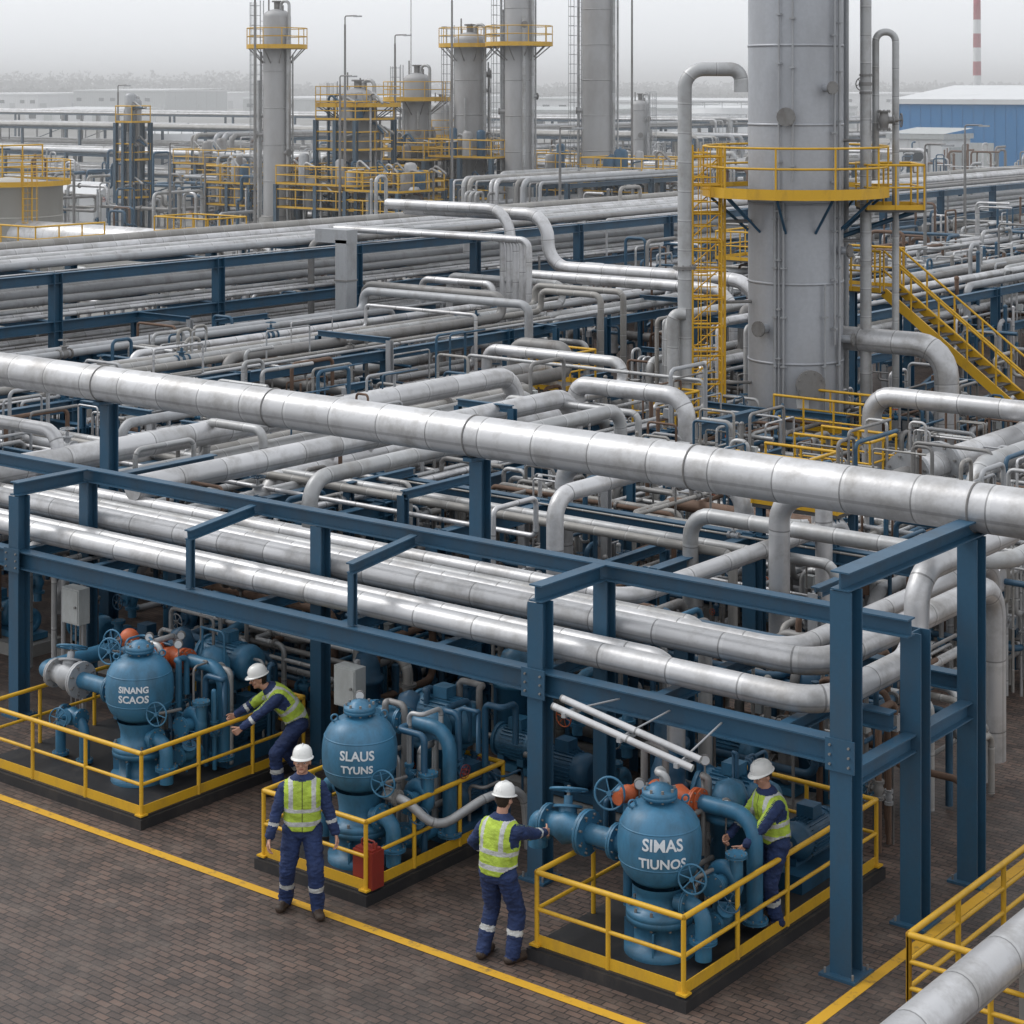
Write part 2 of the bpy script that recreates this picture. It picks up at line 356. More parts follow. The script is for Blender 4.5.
# ---------------------------------------------------------------- generic racks
def rack(axis,a0,a1,b0,b1,levels,bay=6,beams='bluesteel',fill=.8,rr=(.06,.22),n=8,seed=1,mats=('insul','insul','insul2','insul2','insulold','steel','galv'),drop=True,brace=True,w=.24):
    rg=random.Random(seed); f=MB()
    P=(lambda a,b_,z:(a,b_,z)) if axis=='u' else (lambda a,b_,z:(b_,a,z))
    a=a0; i=0
    while a<=a1+.01:
        for b_ in(b0,b1): f.ibeam(P(a,b_,0),P(a,b_,levels[-1]),beams,w,w,.02)
        for z in levels: f.ibeam(P(a,b0+w/2,z-.152),P(a,b1-w/2,z-.152),beams,w*.8,w)
        if brace and i%3==1 and a+bay<=a1:
            for b_ in(b0,b1): f.ibeam(P(a,b_,.3),P(a+bay,b_,levels[0]),beams,.1,.1,.012)
        a+=bay;i+=1
    for z in levels:
        for b_ in(b0,b1): f.ibeam(P(a0,b_,z-.15),P(a1,b_,z-.15),beams,w*.8,w)
    f.obj('pipe_rack')
    p=MB()
    for z in levels:
        b_=b0+.3
        while b_<b1-.25:
            r=rg.uniform(*rr) if rg.random()<.55 else rg.uniform(rr[0]*.4,rr[0]*1.1)
            if rg.random()<fill:
                s0=a0-2 if rg.random()<.6 else rg.uniform(a0,(a0+a1)/2); s1=a1+rg.uniform(-4,1.5) if rg.random()<.7 else rg.uniform((a0+a1)/2,a1)
                m_=rg.choice(mats); zz=z+r-.02
                pts=[P(s0,b_,.4),P(s0,b_,zz),P(s1,b_,zz),P(s1,b_,.4)]
                if drop and rg.random()<.3:
                    q=b0-.5 if rg.random()<.5 else b1+.6
                    pts=[P(s0,b_,.4),P(s0,b_,zz),P(s1,b_,zz),P(s1,b_,zz+.6),P(s1,q,zz+.6),P(s1,q,.4)]
                elif drop and rg.random()<.15 and r<.12:
                    mid=(s0+s1)/2+rg.uniform(-5,5); pts=[P(s0,b_,.4),P(s0,b_,zz),P(mid,b_,zz),P(mid,b_,zz+.7),P(mid+1.5,b_,zz+.7),P(mid+1.5,b_,zz),P(s1,b_,zz),P(s1,b_,.4)]
                p.pipe(pts,r,m_,n,br=r*2.5)
                d=V(P(1,0,0))
                for _ in range(2):
                    if r<.16 and rg.random()<.35:
                        c_=V(P(rg.uniform(s0+1,s1-1),b_,zz))
                        if rg.random()<.5: p.flange(c_,d,r,'steel',False,10)
                        else: p.valve(c_,d,(0,0,1),max(.035,min(.08,r)),rg.choice(('steel','bluesteel','galv')),rg.choice(('steel','bluesteel','galv')),False)
            b_+=r*2+rg.uniform(.05,.2)
    p.obj('rack_pipework')
rack('v',22,118,-49,-42.3,(1.7,3.0,4.3),6,seed=3,n=10,w=.28,rr=(.05,.18))
rack('u',-44,-13,23.6,26.6,(2.3,),4,seed=5,n=12,rr=(.04,.13),fill=.7)
rack('v',21,38,-30,-22.8,(2.1,),4.5,seed=8,n=14,rr=(.05,.2),fill=.75,brace=False)
rack('v',22,46,-39,-33,(1.4,2.7),5,seed=11,n=10,rr=(.04,.14),fill=.65)
rack('v',46,90,-30,-26,(1.8,3.0),6,seed=12,n=8,fill=.7,rr=(.05,.15))
rack('v',48,110,-38,-34,(2.4,),6,seed=13,n=8,fill=.7,rr=(.05,.16))
rack('v',84,124,-70,-62,(2.6,4.2),8,'bluelight',seed=21,n=6,rr=(.07,.2))
rack('u',-200,-74,104,112,(2.5,4),8,'bluelight',seed=22,n=6,rr=(.08,.22),drop=False)
rack('u',-230,-90,140,152,(3,5),10,'bluelight',seed=23,n=6,rr=(.1,.26),drop=False)
rack('u',-330,-120,190,200,(3.5,5.5),12,'bluelight',seed=24,n=6,rr=(.1,.3),drop=False)
rack('v',120,330,-130,-120,(3,5),10,'bluelight',seed=25,n=6,rr=(.1,.3),drop=False)

# ---------------------------------------------------------------- pipe clutter
SM=('insul','insul2','insul2','insulold','steel','steel','galv','bluesteel','bluesteel','rusty')
DM=('bluesteel','bluedk','steel','insulold','blueeq','rusty','bluedk','steel','insul2')
def handle(rg): return rg.choice(['steel','galv','bluesteel','bluesteel','steel','blueeq','orange'])
def maze(bx,n,seed,rs=(.03,.1),nn=8,valves=.35,mats=SM,seg=(3,6)):
    rg=random.Random(seed); p=MB(); (u0,u1),(v0,v1),(z0,z1)=bx; lo=(u0,v0,z0);hi=(u1,v1,z1)
    for _ in range(n):
        r=rg.uniform(*rs) if rg.random()<.85 else rg.uniform(rs[1],rs[1]*1.7)
        q=[round(rg.uniform(lo[i],hi[i])/.2)*.2 for i in range(3)]
        if rg.random()<.6: q[2]=z0
        pts=[tuple(q)]; last=-1 if q[2]!=z0 else 9
        for k in range(rg.randint(*seg)):
            ax=2 if last==9 else rg.choice([i for i in(0,1,2) if i!=last])
            for t in range(6):
                nv=round(rg.uniform(lo[ax],hi[ax])/.2)*.2
                if ax<2: nv=q[ax]+max(-4,min(4,nv-q[ax]))
                if abs(nv-q[ax])>.5: break
            else: continue
            q[ax]=nv; pts.append(tuple(q)); last=ax
        if len(pts)<2: continue
        if pts[-1][2]>z0+.3 and last!=2: pts.append((pts[-1][0],pts[-1][1],z0))
        m_=rg.choice(mats); p.pipe(pts,r,m_,nn,br=r*3)
        for a,b_ in zip(pts,pts[1:]):
            d=V(b_)-V(a)
            if d.length>1.0 and rg.random()<valves:
                c=V(a).lerp(V(b_),rg.uniform(.35,.65)); dn=d.normalized()
                up=V((0,0,1)) if abs(dn.z)<.5 else V(rg.choice([(1,0,0),(0,-1,0)]))
                p.valve(c,dn,up,min(.07,max(.03,r*.9)),rg.choice(['bluesteel','steel','blueeq','galv']),handle(rg),False)
            elif d.length>.6 and rg.random()<.4:
                c=V(a).lerp(V(b_),.3); p.flange(c,d,r,'steel',False,10)
    p.obj('process_pipework')
def risers(bx,n,seed,rs=(.02,.06),h=(1.2,2.6),nn=7,mats=SM):
    rg=random.Random(seed); p=MB(); (u0,u1),(v0,v1)=bx
    for _ in range(n):
        u=rg.uniform(u0,u1); v=rg.uniform(v0,v1); k=rg.choice((1,1,1,2,2,3)); H=rg.uniform(*h); L=rg.uniform(.3,1.6)
        ax=V((1,0,0)) if rg.random()<.5 else V((0,1,0)); sd=V((ax.y,ax.x,0)); m_=rg.choice(mats); o=0
        for j in range(k):
            r=rg.uniform(*rs); q=V((u,v,.05))+sd*o; o+=r*2+rg.uniform(.08,.2); Hj=H+rg.choice((0,0,.2,-.25)); t=rg.random(); m2=m_ if rg.random()<.6 else rg.choice(mats)
            if t<.35: p.pipe([q,q+Z*Hj,q+Z*Hj+ax*L,q+ax*L],r,m2,nn)
            elif t<.6: p.pipe([q,q+Z*Hj,q+Z*Hj+ax*L,q+Z*(Hj*.55)+ax*L,q+Z*(Hj*.55)+ax*L+sd*.9,q+ax*L+sd*.9],r,m2,nn)
            elif t<.8: p.pipe([q,q+Z*Hj*.6,q+Z*Hj*.6+ax*.35,q+Z*Hj+ax*.35,q+Z*Hj+ax*(L+.6)],r,m2,nn)
            else: p.cyl(q,q+Z*Hj,r,m2,nn); p.sphere(q+Z*Hj,r*1.2,m2,8)
            if rg.random()<.6: p.valve(q+Z*(Hj*rg.uniform(.25,.5)),Z,V((-ax.y,-abs(ax.x),0)),max(.03,r),rg.choice(['bluesteel','steel','blueeq','galv']),handle(rg),False)
            if rg.random()<.35: p.flange(q+Z*(Hj*.55),Z,r,'steel',False,10)
            if rg.random()<.3:
                b_=q+Z*Hj*.75+ax*.12; p.box(b_,(.16,.12,.2),rg.choice(['boxgrey','bluesteel','galv'])); p.cyl(b_-Z*.1,(b_.x,b_.y,0),.012,'steel',5)
    p.obj('process_pipework')
maze(((-24,-11),(21.8,23.4),(.2,2.1)),60,31,(.025,.07),mats=DM)
risers(((-24,-11),(21.2,23.4)),75,131,(.02,.07),(1,2.0),mats=DM)
maze(((-23,-12),(26.8,33),(.2,2.2)),55,32,(.025,.07)); risers(((-23,-12),(26.8,34)),130,132,(.018,.05),(1,2.8))
maze(((-32,-23),(20,34),(.2,1.9)),45,33,(.025,.07)); risers(((-33,-23),(22,36)),100,133,(.018,.05),(1,3.2))
maze(((-30,-20),(35,47),(.2,1.3)),80,34,(.025,.07)); risers(((-31,-19),(34,50)),150,134,(.018,.05),(.8,1.9))
maze(((-19,-12),(33,48),(.2,1.2)),45,35,(.03,.08)); risers(((-20,-13),(31,50)),90,135,(.02,.055),(.8,2.1))
maze(((-41,-31),(26,38),(.2,2.0)),40,36,(.03,.08)); risers(((-41,-31),(24,38)),70,136,(.018,.05),(1,3.2))
maze(((-42,-31),(54,90),(.2,3)),110,37,(.03,.09),6); risers(((-42,-20),(52,90)),220,137,(.03,.08),(1.2,4.0),6)
maze(((-62,-50),(46,110),(.2,2.5)),70,38,(.04,.1),6); risers(((-62,-50),(46,110)),140,138,(.04,.1),(1.2,4.0),6)
maze(((-22.5,-17.8),(19.8,22),(.2,2.0)),30,39,(.025,.06),mats=DM)
maze(((-120,-72),(76,150),(.3,3)),130,40,(.05,.15),6,.0); risers(((-125,-60),(76,170)),320,140,(.05,.12),(1.2,5.0),5)
maze(((-34,-24),(60,120),(.3,3)),70,41,(.04,.12),6); risers(((-60,-10),(90,200)),220,141,(.05,.12),(1.2,5),5)
f=MB(); rg=random.Random(5)
for _ in range(110):
    u=rg.uniform(-41,-12); v=rg.uniform(22,54)
    if v>-2.35*u: continue
    if -41<u<-35 and 40<v<53: continue
    h=rg.uniform(1.6,3.0) if not(-31<u<-17 and v>31) else rg.uniform(.8,1.7); f.ibeam((u,v,0),(u,v,h),'bluesteel' if rg.random()<.6 else 'galv',.14,.14)
    l=rg.uniform(.6,2.5); 
    if rg.random()<.5: f.ibeam((u,v,h),(u-l,v,h),'bluesteel',.12,.14); f.ibeam((u-l,v,0),(u-l,v,h-.07),'bluesteel',.12,.12)
    else: f.ibeam((u,v,h),(u,v+l,h),'bluesteel',.12,.14); f.ibeam((u,v+l,0),(u,v+l,h-.07),'bluesteel',.12,.12)
f.obj('pipe_support_steelwork')
# ---------------------------------------------------------------- columns
def platform(c,u,v,z,r,w=.9,a0=0,a1=2*math.pi,n=20,det=True,h=1.1):
    ri=r+.05;ro=r+w; full=a1-a0>6.2
    A=[a0+(a1-a0)*k/n for k in range(n+1)]
    q=lambda rad,a,zz:(u+rad*math.cos(a),v+rad*math.sin(a),zz)
    for i in range(n):
        a,b_=A[i],A[i+1]
        c.add([q(ri,a,z),q(ro,a,z),q(ro,b_,z),q(ri,b_,z)],[(0,1,2,3)],'grating',False)
        c.add([q(ri,a,z-.05),q(ro,a,z-.05),q(ro,b_,z-.05),q(ri,b_,z-.05)],[(3,2,1,0)],'grating',False)
        c.add([q(ro,a,z-.14),q(ro,b_,z-.14),q(ro,b_,z+.12),q(ro,a,z+.12)],[(0,1,2,3)],'yellow',False)
        if i%2==0:
            c.cyl(q(ro-.03,a,z),q(ro-.03,a,z+h),.028,'yellow',6)
            if det: c.cyl(q(r,a,z-1.0),q(ro-.1,a,z-.08),.035,'bluedk' if r>1 else 'steel',6)
    if not full: c.cyl(q(ro-.03,a1,z),q(ro-.03,a1,z+h),.028,'yellow',6)
    for zz in(h,h*.55): c.sweep([q(ro-.03,a,z+zz) for a in A],.028,'yellow',6)
def column(u,v,r,z0,z1,plats=(),mat='colclad',n=32,dome=True,rings=2.4,lad=None):
    c=MB(); prof=[(r,z0),(r,z1)]
    if dome: prof+=[(r*math.cos(k*math.pi/12),z1+r*.55*math.sin(k*math.pi/12)) for k in range(1,7)]
    c.lathe((u,v,0),prof,mat,n)
    c.lathe((u,v,0),[(r*1.18,z0),(r*1.18,z0+.12),(r*1.02,z0+.14)],'steel',n)
    z=z0+rings
    while z<z1: c.lathe((u,v,0),[(r+.002,z-.03),(r+.016,z-.03),(r+.016,z+.03),(r+.002,z+.03)],mat,n); z+=rings
    for (z,w,a0,a1) in plats: platform(c,u,v,z,r,w,a0,a1)
    if dome: 
        c.cyl((u,v,z1+r*.4),(u,v,z1+r*.5+.5),r*.22,'steel',10); c.flange((u,v,z1+r*.5+.5),(0,0,1),r*.22,'steel',False)
        c.pipe([(u+r*.4,v,z1+r*.2),(u+r*.4,v,z1+r*.5+.5),(u+r*1.2,v,z1+r*.5+.5),(u+r*1.2,v,z0+1)],r*.11,'insul2',8)
        for k in range(3): a=k*2.1; c.cyl((u+r*.6*math.cos(a),v+r*.6*math.sin(a),z1),(u+r*.6*math.cos(a),v+r*.6*math.sin(a),z1+r*(.8+.3*k)),.05,'steel',6)
    if lad is not None:
        d=V((math.cos(lad),math.sin(lad),0)); c.ladder(V((u,v,z0))+d*(r+.15),z1,d,'galv',True)
    return c
U0,V0=-24.5,42.8; r0=1.18
c=column(U0,V0,r0,.6,14,[(6.75,1.15,0,2*math.pi)],'colclad',48,False,1.95)
c.lathe((U0,V0,0),[(r0*1.35,0),(r0*1.35,.6),(0,.6)],'concrete',32)
c.lathe((U0,V0,0),[(r0+.02,.6),(r0+.28,.6),(r0+.28,.68),(r0+.02,.68)],'steel',32)
tocam=V((.616,-.787,0)); rt=V((.787,.616,0)); C0=V((U0,V0,0))
for k in range(24):
    an=k*math.pi/12; q=C0+V((math.cos(an),math.sin(an),0))*(r0+.17); c.cyl(q+Z*.6,q+Z*.85,.03,'steel',6)
for a,z0,z1,rr in((-.55,.9,7.3,.04),(-.47,1.1,13,.025),(-.38,.9,6.5,.03),(.45,.9,4.5,.03),(.85,.9,14,.04),(-.2,7,14,.025),(.7,3,14,.03)):
    d=(tocam*math.cos(a)+rt*math.sin(a)); q=C0+d*(r0+.09)
    c.cyl(q+Z*z0,q+Z*z1,rr,'galv',8)
    z=z0+.4
    while z<z1: c.box(q+Z*z,(.12,.12,.04),'galv'); z+=1.2
for a,z,rr in((.1,2.1,.22),(-.8,3.4,.12),(1.1,3.1,.1),(-.3,8.6,.14),(.5,9.3,.1),(.95,5.3,.1)):
    d=(tocam*math.cos(a)+rt*math.sin(a)); q=C0+d*r0+Z*z; c.cyl(q-d*.1,q+d*.3,rr,'colclad',14); c.flange(q+d*.3,d,rr,'steel')
q=C0+tocam*(r0+.012)+Z*1.6; c.box(q,(.3,.04,.22),'white',math.radians(38))
q=C0-rt*(r0+.75)+tocam*.5
c.ladder(q+Z*.3,6.9,-rt,'yellow',True,.55)
for z in(2,4,6): c.cyl(q+Z*z,C0+Z*z,.04,'steel',6)
c.obj('distillation_column')
f=MB(); q=C0-rt*2.25+tocam*.3
for a in(-.4,.4):
    for b_ in(-.4,.4):
        pp=q+rt*a+tocam*b_; f.cyl((pp.x,pp.y,.2),(pp.x,pp.y,7.9),.04,'yellow',6)
for k in range(11):
    z=.6+k*.7; P4=[q+rt*a+tocam*b_+Z*z for a,b_ in((-.4,-.4),(.4,-.4),(.4,.4),(-.4,.4))]
    for i in range(4): f.cyl(P4[i],P4[(i+1)%4],.026,'yellow',6)
    if k<10: f.cyl(P4[0],P4[1]+Z*.7,.018,'yellow',6)
for k in range(24): z=.5+k*.3; f.cyl(q+rt*-.2+tocam*.4+Z*z,q+rt*.2+tocam*.4+Z*z,.015,'yellow',5)
f.obj('yellow_access_tower')
b0=C0-rt*2.95+tocam*2
p=MB(); p.pipe([b0+Z*.5,b0+Z*9.75,b0+rt*1.35+Z*9.75,b0+rt*1.35+Z*9.2],.17,'insul2',14,.45); p.flange(b0+Z*2.3,Z,.17,'steel'); p.flange(b0+Z*5,Z,.17,'steel')
b1=b0-rt*.3+tocam*.2; p.pipe([b1+Z*.3,b1+Z*3.9,b1+Z*3.9+rt*.3],.14,'insul2',12); p.obj('insulated_riser_pipe')
b0=C0+rt*1.7+tocam*.3
p=MB(); p.pipe([b0+Z*.8,b0+Z*13],.14,'insul2',12); 
b1=C0+rt*2.0; p.pipe([b1+Z*7,b1+Z*10.7,b1+rt*.5+Z*10.7,b1+rt*.5+Z*.5],.09,'insul2',10)
b2=C0+rt*1.35-tocam*.5; p.cyl(b2+Z*.5,b2+Z*14,.07,'galv',8)
for z in(3,5.5,8): p.cyl(b0+Z*z,C0+Z*z,.04,'steel',6)
p.valve(b0+rt*.45+Z*8.5,Z,rt,.1,'steel','steel'); p.valve(b0+Z*9.4,Z,-tocam,.1,'steel','steel'); p.obj('insulated_riser_pipe')
f=MB(); q=C0+rt*2.35
pts=[q+rt*a+tocam*b_+Z*6.3 for a,b_ in((-.7,-.8),(.7,-.8),(.7,.8),(-.7,.8))]
f.rail(pts,1.1,.8,.028,1,closed=True,n=6); f.box(q+Z*6.27,(1.4,1.6,.06),'grating',math.radians(38))
f.cyl(q+Z*6.2+rt*.6,C0+Z*5.2,.06,'bluesteel',6); f.obj('access_platform')
f=MB(); s0=V((-23.2,45,4.1)); s1=V((-19.4,45,1.3))
for dv in(0,.9):
    a=s0+V((0,dv,0)); b_=s1+V((0,dv,0)); f.box((a+b_)/2,((b_-a).length,.05,.24),'yellow',0,Matrix.Rotation(math.atan2(a.z-b_.z,b_.x-a.x),3,'Y'))
    for h in(.55,1.05): f.cyl(a+Z*h,b_+Z*h,.03,'yellow',6)
    for k in range(6): q=a.lerp(b_,k/5); f.cyl(q,q+Z*1.05,.028,'yellow',6)
for k in range(15): q=s0.lerp(s1,(k+.5)/15); f.box(q+V((0,.45,0)),(.25,.86,.03),'grating')
f.box((-24.0,45.45,4.1),(1.7,1.3,.06),'grating'); f.rail([(-24.85,44.8,4.1),(-23.2,44.8,4.1)],1.05,.8,.03,n=6); f.rail([(-24.85,46.1,4.1),(-23.2,46.1,4.1)],1.05,.8,.03,n=6)
f.rail([(-19.3,44.9,1.3),(-17.6,44.9,1.3),(-17.6,46,1.3)],1.05,.8,.03,n=6); f.box((-18.4,45.45,1.27),(1.9,1.3,.06),'grating')
for u,v,z in((-24.6,44.9,4),(-24.6,46,4),(-19.2,45,1.2),(-17.7,46,1.2),(-23.3,46,4)): f.ibeam((u,v,0),(u,v,z),'bluesteel',.16,.16)
f.obj('yellow_access_stair')
def plat(u,v,z,w,d,h=1.0,closed=False):
    f=MB(); f.box((u,v,z),(w,d,.06),'grating'); a,b_=w/2,d/2
    f.rail([(u-a,v-b_,z+.03),(u+a,v-b_,z+.03),(u+a,v+b_,z+.03),(u-a,v+b_,z+.03)],h,.8,.028,n=6,closed=closed)
    for x in(-a+.1,a-.1):
        for y in(-b_+.1,b_-.1): f.ibeam((u+x,v+y,0),(u+x,v+y,z-.03),'bluesteel',.12,.12)
    f.obj('access_platform')
plat(-22.6,41.2,.95,2.4,1.3); plat(-15.2,26.9,2.75,1.5,.8,.45); plat(-29.8,39.8,1.7,1.6,1.4,.9,True); plat(-20.3,37.6,.9,1.8,1.2,.9); plat(-25.6,38.6,1.2,1.2,1.0,.9); plat(-56,52,3.2,3,2,1.1,True); plat(-17,52,2.5,2.5,2); plat(-19.2,33.2,1.3,1.6,1.1,.9); plat(-36,60,3.2,2,2,1.0,True)
ipipe([(-25,43.6,3.05),(-20.8,43.6,3.05),(-20.8,43.6,.4)],.3,'insul',18,br=.75)
ipipe([(-20.4,39,.6),(-20.4,39,2.5),(-6,39,2.5)],.22,'insul',16,br=.5)
p=MB(); p.pipe([(-17,34,1.9),(-17,60,1.9)],.29,'insul',18); p.flange((-17,34,1.9),(0,1,0),.29,'galv'); p.cyl((-17,33.3,1.9),(-17,34,1.9),.2,'steel'); p.pipe([(-17,33.3,1.9),(-17,32.9,1.9),(-17,32.9,.3)],.2,'steel',14); p.flange((-17,35.3,1.9),(0,1,0),.29,'galv'); p.obj('insulated_pipe')
ipipe([(-15.2,33,.3),(-15.2,33,2.4),(-15.2,60,2.4)],.2,'insul2',14)
ipipe([(-27,20,2.85),(-27,34.6,2.85),(-27,34.6,.4)],.22,'insul',18,br=.6)
ipipe([(-24.2,21,2.85),(-24.2,33,2.85),(-24.2,33,.5)],.2,'insul',18,br=.6)
ipipe([(-21.6,22.4,.5),(-21.6,22.4,3.1),(-21.6,31,3.1),(-21.6,31,.5)],.13,'insul2',14)
ipipe([(-20,27,.5),(-20,27,2.9),(-16.4,27,2.9),(-16.4,27,2.1),(-12,27,2.1)],.16,'insul',16,br=.4)
ipipe([(-17.2,23.0,.6),(-17.2,23.0,3.3),(-17.2,26,3.3),(-14.4,26,3.3),(-14.4,26,.5)],.13,'insul',16,br=.35)
ipipe([(-33,22.0,3.3),(-27.3,22.0,3.3),(-27.3,22.0,1.5)],.12,'insul',14,br=.35)
ipipe([(-14.3,28.5,3.0),(-5,28.5,3.0)],.11,'insul2',12)
ipipe([(-16,24.8,.3),(-16,24.8,2.9),(-11,24.8,2.9),(-11,30,2.9),(-11,30,.3)],.12,'insul2',12)
for k in range(4): ipipe([(-12.5+.35*k,27.5+.7*k,.3),(-12.5+.35*k,27.5+.7*k,2.4-.25*k),(-4,27.5+.7*k,2.4-.25*k)],.05+.015*(k%3),'insul2',10)
p=MB()
for k in range(5):
    x=-37.3+.33*k; y=47.2; p.pipe([(-44,y-.1*k,4.7),(x,y-.1*k,4.7),(x,y-.1*k,.4)],.1,'insul',10,.3)
p.obj('drop_pipe_bundle')
ipipe([(-45,51.5,5.1),(-38.8,51.5,5.1),(-38.8,51.5,3.4),(-30.8,51.5,3.4),(-30.8,51.5,.4)],.22,'insul',16,br=.9)
ipipe([(-45,50.5,5.3),(-39.6,50.5,5.3),(-39.6,50.5,3.2),(-31,50.5,3.2),(-31,50.5,.4)],.18,'insul',16,br=.9)
f=MB(); f.box((-39.6,42.6,2.6),(.45,.45,4.4),'galv'); f.box((-40,42.6,4.9),(1.3,.45,.4),'galv')
for z in(1.2,2.4,3.6): f.box((-39.6,42.6,z),(.5,.5,.05),'steel')
f.obj('ventilation_duct')
p=MB(); p.lathe((-17,29.7,0),[(.3,.2),(.42,.3),(.42,1.1),(.4,1.3),(.3,1.55),(.16,1.75),(.13,2.0),(.2,2.0),(.2,2.08),(.01,2.08)],'galv',24); p.lathe((-17,29.7,0),[(.5,.0),(.5,.2),(.3,.22)],'concrete',24); p.obj('knock_out_drum')
# ---------------------------------------------------------------- background columns
def atD(x,D): 
    L=(x-512)/1953*D; return (.787*L-.616*D,.616*L+.787*D)
BG=[(277,118,.85,1.5,13.6,[(11.8,1.0)]),(358,118,1.1,2,8.7,[(8.3,1.5),(3.4,2.6)]),(417,126,.9,2,9.8,[(8.6,1.3),(5.5,1.2)]),(470,124,1.0,1,12.3,[(12.0,1.0),(5,1.2)]),(519,120,.88,1,17,[(12.0,1.2)]),(598,122,1.0,1,20,[(3.5,1.0)]) ,(441,135,.7,1,8,[(6,1)]),(640,150,.7,1,8,[])]
for x,D,r,z0,z1,pl in BG:
    u,v=atD(x,D)
    c=column(u,v,r,z0,z1,[(z,w,0,2*math.pi) for z,w in pl],'colold',20,True,2.2,math.radians(200 if x<600 else -10))
    c.lathe((u,v,0),[(r*1.3,0),(r*1.3,z0),(r,z0)],'concrete',16)
    for k in range(6):
        a=R.uniform(0,6.28); q=V((u+math.cos(a)*(r+.25),v+math.sin(a)*(r+.25),1)); c.pipe([q,q+Z*(z1-1-R.uniform(1,4))],R.uniform(.05,.12),'insul2',6)
        z=R.uniform(z0+1,z1-1); d=V((math.cos(a),math.sin(a),0)); q=V((u,v,z)); c.cyl(q,q+d*(r+.35),.13,'colold',8); c.flange(q+d*(r+.35),d,.13,'steel',False)
    c.obj('distillation_column')
def tower(u,v,w,d,zs,name='process_structure'):
    f=MB()
    for a in(-w/2,0,w/2):
        for b_ in(-d/2,d/2): f.ibeam((u+a,v+b_,0),(u+a,v+b_,zs[-1]),'bluelight',.25,.25)
    for z in zs:
        f.box((u,v,z),(w,d,.1),'grating'); f.rail([(u-w/2,v-d/2,z),(u+w/2,v-d/2,z),(u+w/2,v+d/2,z),(u-w/2,v+d/2,z)],1.1,1.5,.04,1,n=5,closed=True)
        for _ in range(4):
            a=R.uniform(-w/2+.5,w/2-.5); b_=R.uniform(-d/2+.5,d/2-.5); r=R.uniform(.2,.45); h=R.uniform(.8,1.8)
            f.lathe((u+a,v+b_,z),[(r,0),(r,h),(r*.7,h+r*.4),(.01,h+r*.5)],R.choice(['colold','galv','steel','bluedk']),12)
        for _ in range(8):
            a=R.uniform(-w/2,w/2); b_=R.uniform(-d/2,d/2); f.pipe([(u+a,v+b_,.2),(u+a,v+b_,z+R.uniform(.8,2)),(u+a+1,v+b_,z+1.0)],R.uniform(.04,.09),R.choice(('insul2','steel','bluesteel')),6)
    f.obj(name)
for x,D,w,d,zs in((345,116,6.5,5,(2.2,3.6)),(420,124,5,5,(2.4,4.8)),(355,117,3.2,3.4,(5.6,7.4)),(480,122,5,4,(2.5,5)),(300,120,3,3,(3.2,)),(560,128,6,5,(2.2,4)),(133,130,1.6,1.6,(2,4.5,7)),(215,150,5,4,(2,3.5)),(640,118,6,4,(2,4)),(250,126,4,4,(1.8,3.2)),(395,112,4,4,(1.8,3.4))):
    u,v=atD(x,D); tower(u,v,w,d,zs)
u,v=atD(133,132); c=column(u,v,.5,0,8,[],'colold',14); c.obj('distillation_column')
for x,D,h in((255,112,15.2),(345,114,13),(452,116,14.5),(411,300,30),(118,140,9),(340,112,9.5),(395,118,12),(632,118,16),(205,125,4.5),(965,95,7),(170,100,6),(560,90,7),(925,80,6.5)):
    u,v=atD(x,D); f=MB(); f.sweep([(u,v,0),(u,v,h)],[.1,.06],'steel',6); f.pipe([(u,v,h),(u,v,h+.5),(u+.9,v,h+.5)],.04,'steel',6); f.box((u+1.0,v,h+.46),(.5,.2,.08),'galv'); f.obj('lamp_post')
u,v=atD(977,420); c=MB()
for k in range(9):
    z=k*3; ra=.95-.02*k; c.lathe((u,v,0),[(ra,z),(ra-.02,z+3)],'chimred' if k%2==0 else 'white',16)
c.lathe((u,v,0),[(.77,27),(.75,28.4),(0,28.4)],'chimred',16)
c.obj('striped_chimney')
u,v=atD(8,100); c=MB(); rr=2.75
c.lathe((u,v,0),[(rr,0),(rr,4.3),(rr+.06,4.3),(rr+.06,4.42),(0,4.75)],'tank',40)
for z in(1.4,2.8): c.lathe((u,v,0),[(rr+.003,z-.03),(rr+.03,z-.03),(rr+.03,z+.03),(rr+.003,z+.03)],'tank',40)
platform(c,u,v,4.5,rr-.6,1.0,0,2*math.pi,28,False,1.1)
c.rail([(u-1,v-1.5,4.8),(u+1.5,v-1.5,4.8),(u+1.5,v+1,4.8)],1.6,1,.04,2,n=5,toe=False)
d=V((.9,-.3,0)).normalized(); c.ladder(V((u,v,0))+d*(rr+.1),4.5,d,'yellow',True); c.obj('storage_tank')
f=MB(); u,v=atD(60,92); f.rail([(u-3,v-3,1.9),(u+2,v-3,1.9),(u+2,v+1,1.9)],1.1,1.3,.04,1,n=5); f.box((u-.5,v-1,1.85),(5,4,.1),'grating')
for a in(-2.8,-.3,1.8): f.ibeam((u+a,v-2.8,0),(u+a,v-2.8,1.8),'bluelight')
f.obj('access_platform')
u,v=atD(60,96); ipipe([(u-8,v,1.9),(u+19,v,1.9),(u+19,v,.2)],.8,'insul',24)
u,v=atD(90,138); c=MB(); c.box((u,v,.9),(4.4,3,1.8),'white'); c.add([(u-2.3,v-1.6,1.8),(u+2.3,v-1.6,1.8),(u+2.3,v,2.7),(u-2.3,v,2.7),(u+2.3,v+1.6,1.8),(u-2.3,v+1.6,1.8)],[(0,1,2,3),(3,2,4,5),(1,4,2),(0,3,5)],'white',False)
c.box((u,v-1.52,.8),(1.2,.03,1.6),'boxgrey'); c.obj('white_shed')
